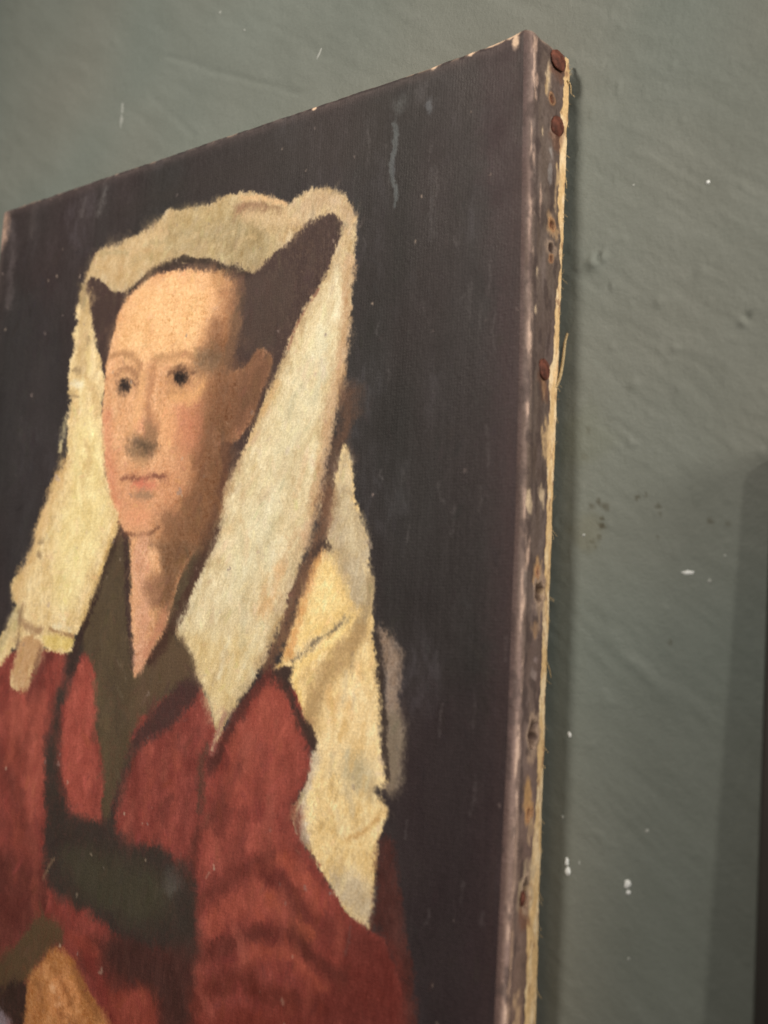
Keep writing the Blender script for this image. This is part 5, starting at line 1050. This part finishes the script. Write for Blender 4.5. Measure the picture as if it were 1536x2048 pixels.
# torn tack holes: the cloth is pushed in, rust-stained, with the pit's shade painted dark
SX = SX - .28 * np.maximum(CH, bare * .8)
for d, v in ((15.2, 4.0), (16.0, 29.5), (11.8, 119.0), (11.5, 290.0)):      # rust bled into the cloth below each tack
    q = np.hypot((DEP - d) / 5.0, (SV - v - 2) / 7.5) + 1.2 * fbm(DEP / 2.5, SV / 4, int(v) + 3, 3)
    sover(.55 * (1 - sstep(.4, 1.1, q)), (104, 66, 48))
HOLES = ((11.9, 20.4, 1.2, 1.6, .8), (14.2, 65.2, 1.5, 1.6, 1.6), (13.6, 74.0, 2.6, 2.2, 1.2), (14.0, 77.6, 1.4, 1.3, .8), (13.6, 192.0, 3.6, 4.2, 3.4), (12.2, 238.2, 3.8, 4.6, 3.6),
         (11.0, 262.8, 1.2, 1.8, 1.2), (13.6, 262.4, .8, 1.4, .8), (11.2, 185.6, 1.2, 1.6, .8), (11.8, 287.5, 1.9, 5.0, 2.6))
for d, v, a_, b_, dep in HOLES:
    q = np.hypot((DEP - d) / a_, (SV - v) / b_) + 1.1 * fbm(DEP / 1.6, SV / 2.4, int(v) % 41, 2)
    k = 1 - sstep(.55, 1.0, q)
    SX = SX - dep * k + 0.3 * np.exp(-((q - 1.15) / .2) ** 2)
    sover(.8 * np.exp(-((q - 1.2) / .35) ** 2), (156, 112, 76) if b_ < 2 else (150, 126, 106))
    sover(k, (58, 42, 36) if a_ > 1.6 else (96, 56, 38))
SC[:] = np.clip(SC, 20, 250)
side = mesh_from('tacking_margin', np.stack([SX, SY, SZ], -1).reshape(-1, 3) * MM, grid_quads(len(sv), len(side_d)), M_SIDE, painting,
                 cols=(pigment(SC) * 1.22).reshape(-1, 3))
side['label'] = 'worn right margin with bare canvas, tack holes and rubbed ridge with a painted highlight'

# --- the other three margins and the stretcher behind
def margin(pts_a, pts_b, n, m, seed, flip):
    A, B = np.array(pts_a, float), np.array(pts_b, float)
    s = np.linspace(0, 1, n)[None, :, None]
    t = np.linspace(0, 1, m)[:, None, None]
    P = A[0] + (A[1] - A[0]) * s + t * (B[0] - A[0])
    g = fbm(P[..., 0] / 6 + P[..., 2] / 6, P[..., 1] / 6, seed, 3)
    c = np.array([96., 80., 76.]) + 60 * g[..., None]
    bare_ = sstep(.68, .8, t[..., 0] + .5 * g)[..., None]
    c = c * (1 - bare_) + np.array(TAN) * bare_
    return mesh_from('tacking_margin', P.reshape(-1, 3) * MM, grid_quads(m, n, flip), M_SIDE, painting, cols=pigment(np.clip(c, 20, 250)).reshape(-1, 3))
margin([(-W + 1, -T + 2.6, -.05), (-2.6, -T + 2.6, -.05)], [(-W + 1, 0, -.05), (0, 0, -.05)], 300, 24, 140, True)
margin([(-W, -T + 2.6, -1), (-W, -T + 2.6, -H + 1)], [(-W, 0, -1), (-W, 0, -H + 1)], 300, 24, 141, False)
margin([(-W + 1, -T + 2.6, -H), (-2.6, -T + 2.6, -H)], [(-W + 1, 0, -H), (0, 0, -H)], 300, 24, 142, False)
g_ = 5.5
for lo, hi in (((-W + g_, -T + 5, -H + g_), (-W + 45, -.4, -g_)), ((-45, -T + 5, -H + g_), (-g_, -.4, -g_)),
               ((-W + 45.4, -T + 5, -45), (-45.4, -.4, -g_)), ((-W + 45.4, -T + 5, -H + g_), (-45.4, -.4, -H + 45))):
    box('stretcher_bar', tuple(c * MM for c in lo), tuple(c * MM for c in hi), M_WOOD, painting, 0.0008)

# --- rusty tacks
def tack(d, v, r, lift, tilt_z, tilt_v, seed):
    rnd = random.Random(seed)
    n = 26
    prof = [(.97, -.3), (1.03, .25), (.98, .75), (.82, 1.35), (.55, 1.8), (.25, 2.05)]
    vs_, fs = [], []
    ph = [1 + rnd.uniform(-.035, .035) for _ in range(n)]
    for (q, h) in prof:
        for i in range(n):
            a = 2 * math.pi * i / n
            vs_.append((h * .65 * MM + rnd.uniform(-.04, .04) * MM, r * q * ph[i] * math.cos(a) * MM, r * q * ph[i] * math.sin(a) * MM))
    vs_.append((1.36 * MM, 0, 0))
    top = len(vs_) - 1
    for k in range(len(prof) - 1):
        for i in range(n):
            j = (i + 1) % n
            fs.append((k * n + i, k * n + j, (k + 1) * n + j, (k + 1) * n + i))
    for i in range(n):
        fs.append(((len(prof) - 1) * n + i, (len(prof) - 1) * n + (i + 1) % n, top))
    fs.append(tuple(reversed(range(n))))
    o = py_mesh('tack', vs_, fs, M_RUST, painting, True)
    ci = np.argmin(abs(DEP[500] - d)); ri = np.argmin(abs(sv - v))
    o.location = ((SX[ri, ci] + lift) * MM, (d - T) * MM, -v * MM)
    o.rotation_euler = (0, math.radians(tilt_v), math.radians(tilt_z))
    # square shank
    s0 = .8 * MM
    b = [(-7 * MM, 0, 0)] + [(0.1 * MM, y_ * s0, z_ * s0) for y_, z_ in ((-1, -1), (1, -1), (1, 1), (-1, 1))]
    py_mesh('shank', b, [(0, 2, 1), (0, 3, 2), (0, 4, 3), (0, 1, 4), (1, 2, 3, 4)], M_RUST, o)
    return o
tack(15.0, 4.4, 4.0, .6, -8, -9, 1)
tack(16.0, 28.6, 3.6, .1, -6, 6, 2)
tack(11.8, 117.0, 3.7, .1, 4, -5, 3)
tack(10.0, 289.0, 2.6, -.7, 30, 4, 4)

# --- loose linen threads at the cut edge
def thread(pts, r, name='loose_thread'):
    p = catmull(pts, 6, False)
    vs_, fs = [], []
    k = 6
    for i, c in enumerate(p):
        t = Vector(p[min(i + 1, len(p) - 1)] - p[max(i - 1, 0)]).normalized()
        a = t.cross(Vector((0.3, 1, 0.1))).normalized()
        b = t.cross(a)
        rr = r * (1 - .35 * i / len(p))
        for j in range(k):
            q = 2 * math.pi * j / k
            w_ = Vector(c) + rr * (math.cos(q) * a + math.sin(q) * b)
            vs_.append(tuple(w_ * MM))
    for i in range(len(p) - 1):
        for j in range(k):
            fs.append((i * k + j, i * k + (j + 1) % k, (i + 1) * k + (j + 1) % k, (i + 1) * k + j))
    return py_mesh(name, vs_, fs, M_THREAD, painting, True)
thread([(0.0, -1.0, -121), (1.2, -0.3, -117.5), (1.9, 0.3, -111), (2.3, 0.6, -105), (3.3, .4, -102)], .6)
thread([(0.6, -1.0, -44), (1.0, 0.2, -46), (.9, .9, -49)], .22)
thread([(-.4, -1.0, -214), (.1, 0.4, -217), (.2, 1.2, -219.5)], .2)
thread([(1.4, -1.5, -9.5), (2.0, -.4, -11), (1.8, .6, -13.5)], .3)

fv, ff = [], []
rf = np.random.RandomState(17)
for k in range(90):                                    # short fibres fraying from the cut edge
    v0 = rf.rand() * 345
    x0 = float(np.interp(v0, sv, SX[:, -1])) + rf.uniform(-.5, .2)
    y0 = float(np.interp(v0, sv, SY[:, -1])) - rf.uniform(.1, .8)
    ln = rf.uniform(.8, 3.2)
    dr = Vector((rf.uniform(.0, .5), rf.uniform(.2, .8), rf.choice([-1, 1]) * rf.uniform(.3, 1.2))).normalized()
    bend = Vector((rf.uniform(0, .4), rf.randn() * .2, rf.randn() * .4))
    r0_ = rf.uniform(.07, .15)
    base = len(fv)
    for i in range(4):
        q_ = i / 3
        c = Vector((x0, min(y0 + 0, 1.5), -v0)) + dr * ln * q_ + bend * ln * q_ * q_ * .5
        c.y = min(c.y, 2.6)
        for j in range(3):
            an_ = 2 * math.pi * j / 3
            fv.append(((c.x + r0_ * math.cos(an_)) * MM, (c.y + r0_ * math.sin(an_)) * MM, (c.z + r0_ * .4 * math.sin(an_ + 1)) * MM))
    for i in range(3):
        for j in range(3):
            ff.append((base + i * 3 + j, base + i * 3 + (j + 1) % 3, base + i * 3 + 3 + (j + 1) % 3, base + i * 3 + 3 + j))
fray = py_mesh('frayed_fibres', fv, ff, M_THREAD, painting, True)
fray['kind'] = 'stuff'

# ------------------------------------------------------------------ black frame on the wall beside it
frame = bpy.data.objects.new('picture_frame', None)
link(frame)
FX, FV, FW, FH, FD = 78.6, 147.0, 170.0, 230.0, 17.0
frame.location = (FX * MM, (WALL_Y - .8) * MM, Z0 - FV * MM)
frame.rotation_euler = (math.radians(-4.6), 0, 0)
frame['label'] = 'black wooden picture frame hanging close beside the bare right edge of the canvas'
frame['category'] = 'frame'
PROF = [(0, 0), (0, -14), (2, -17.5), (6, -FD), (10, -FD + 1), (14, -9), (18, -8), (20, -6), (20, 0)]   # across, depth
def rail(corner0, corner1, inward):
    c0, c1, iw = np.array(corner0, float), np.array(corner1, float), np.array(inward, float)
    al = (c1 - c0) / np.linalg.norm(c1 - c0)
    vs_ = []
    for e, s in ((c0, 1), (c1, -1)):
        for a, d in PROF:
            q = e + iw * a + al * s * a
            vs_.append((q[0] * MM, d * MM, -q[1] * MM))
    n = len(PROF)
    fs = [(i, (i + 1) % n, n + (i + 1) % n, n + i) for i in range(n)]
    fs += [tuple(range(n))[::-1], tuple(range(n, 2 * n))]
    o = py_mesh('frame_rail', vs_, fs, M_BLACK, frame)
    me = o.data
    import bmesh
    b = bmesh.new(); b.from_mesh(me); bmesh.ops.recalc_face_normals(b, faces=b.faces); b.to_mesh(me); b.free()
    return o
rail((0, 0), (0, FH), (1, 0))
rail((FW, 0), (FW, FH), (-1, 0))
rail((0, 0), (FW, 0), (0, 1))
rail((0, FH), (FW, FH), (0, -1))
box('picture_panel', (19 * MM, -4.5 * MM, -(FH - 19) * MM), ((FW - 19) * MM, -2 * MM, -19 * MM), M_PANEL, frame)
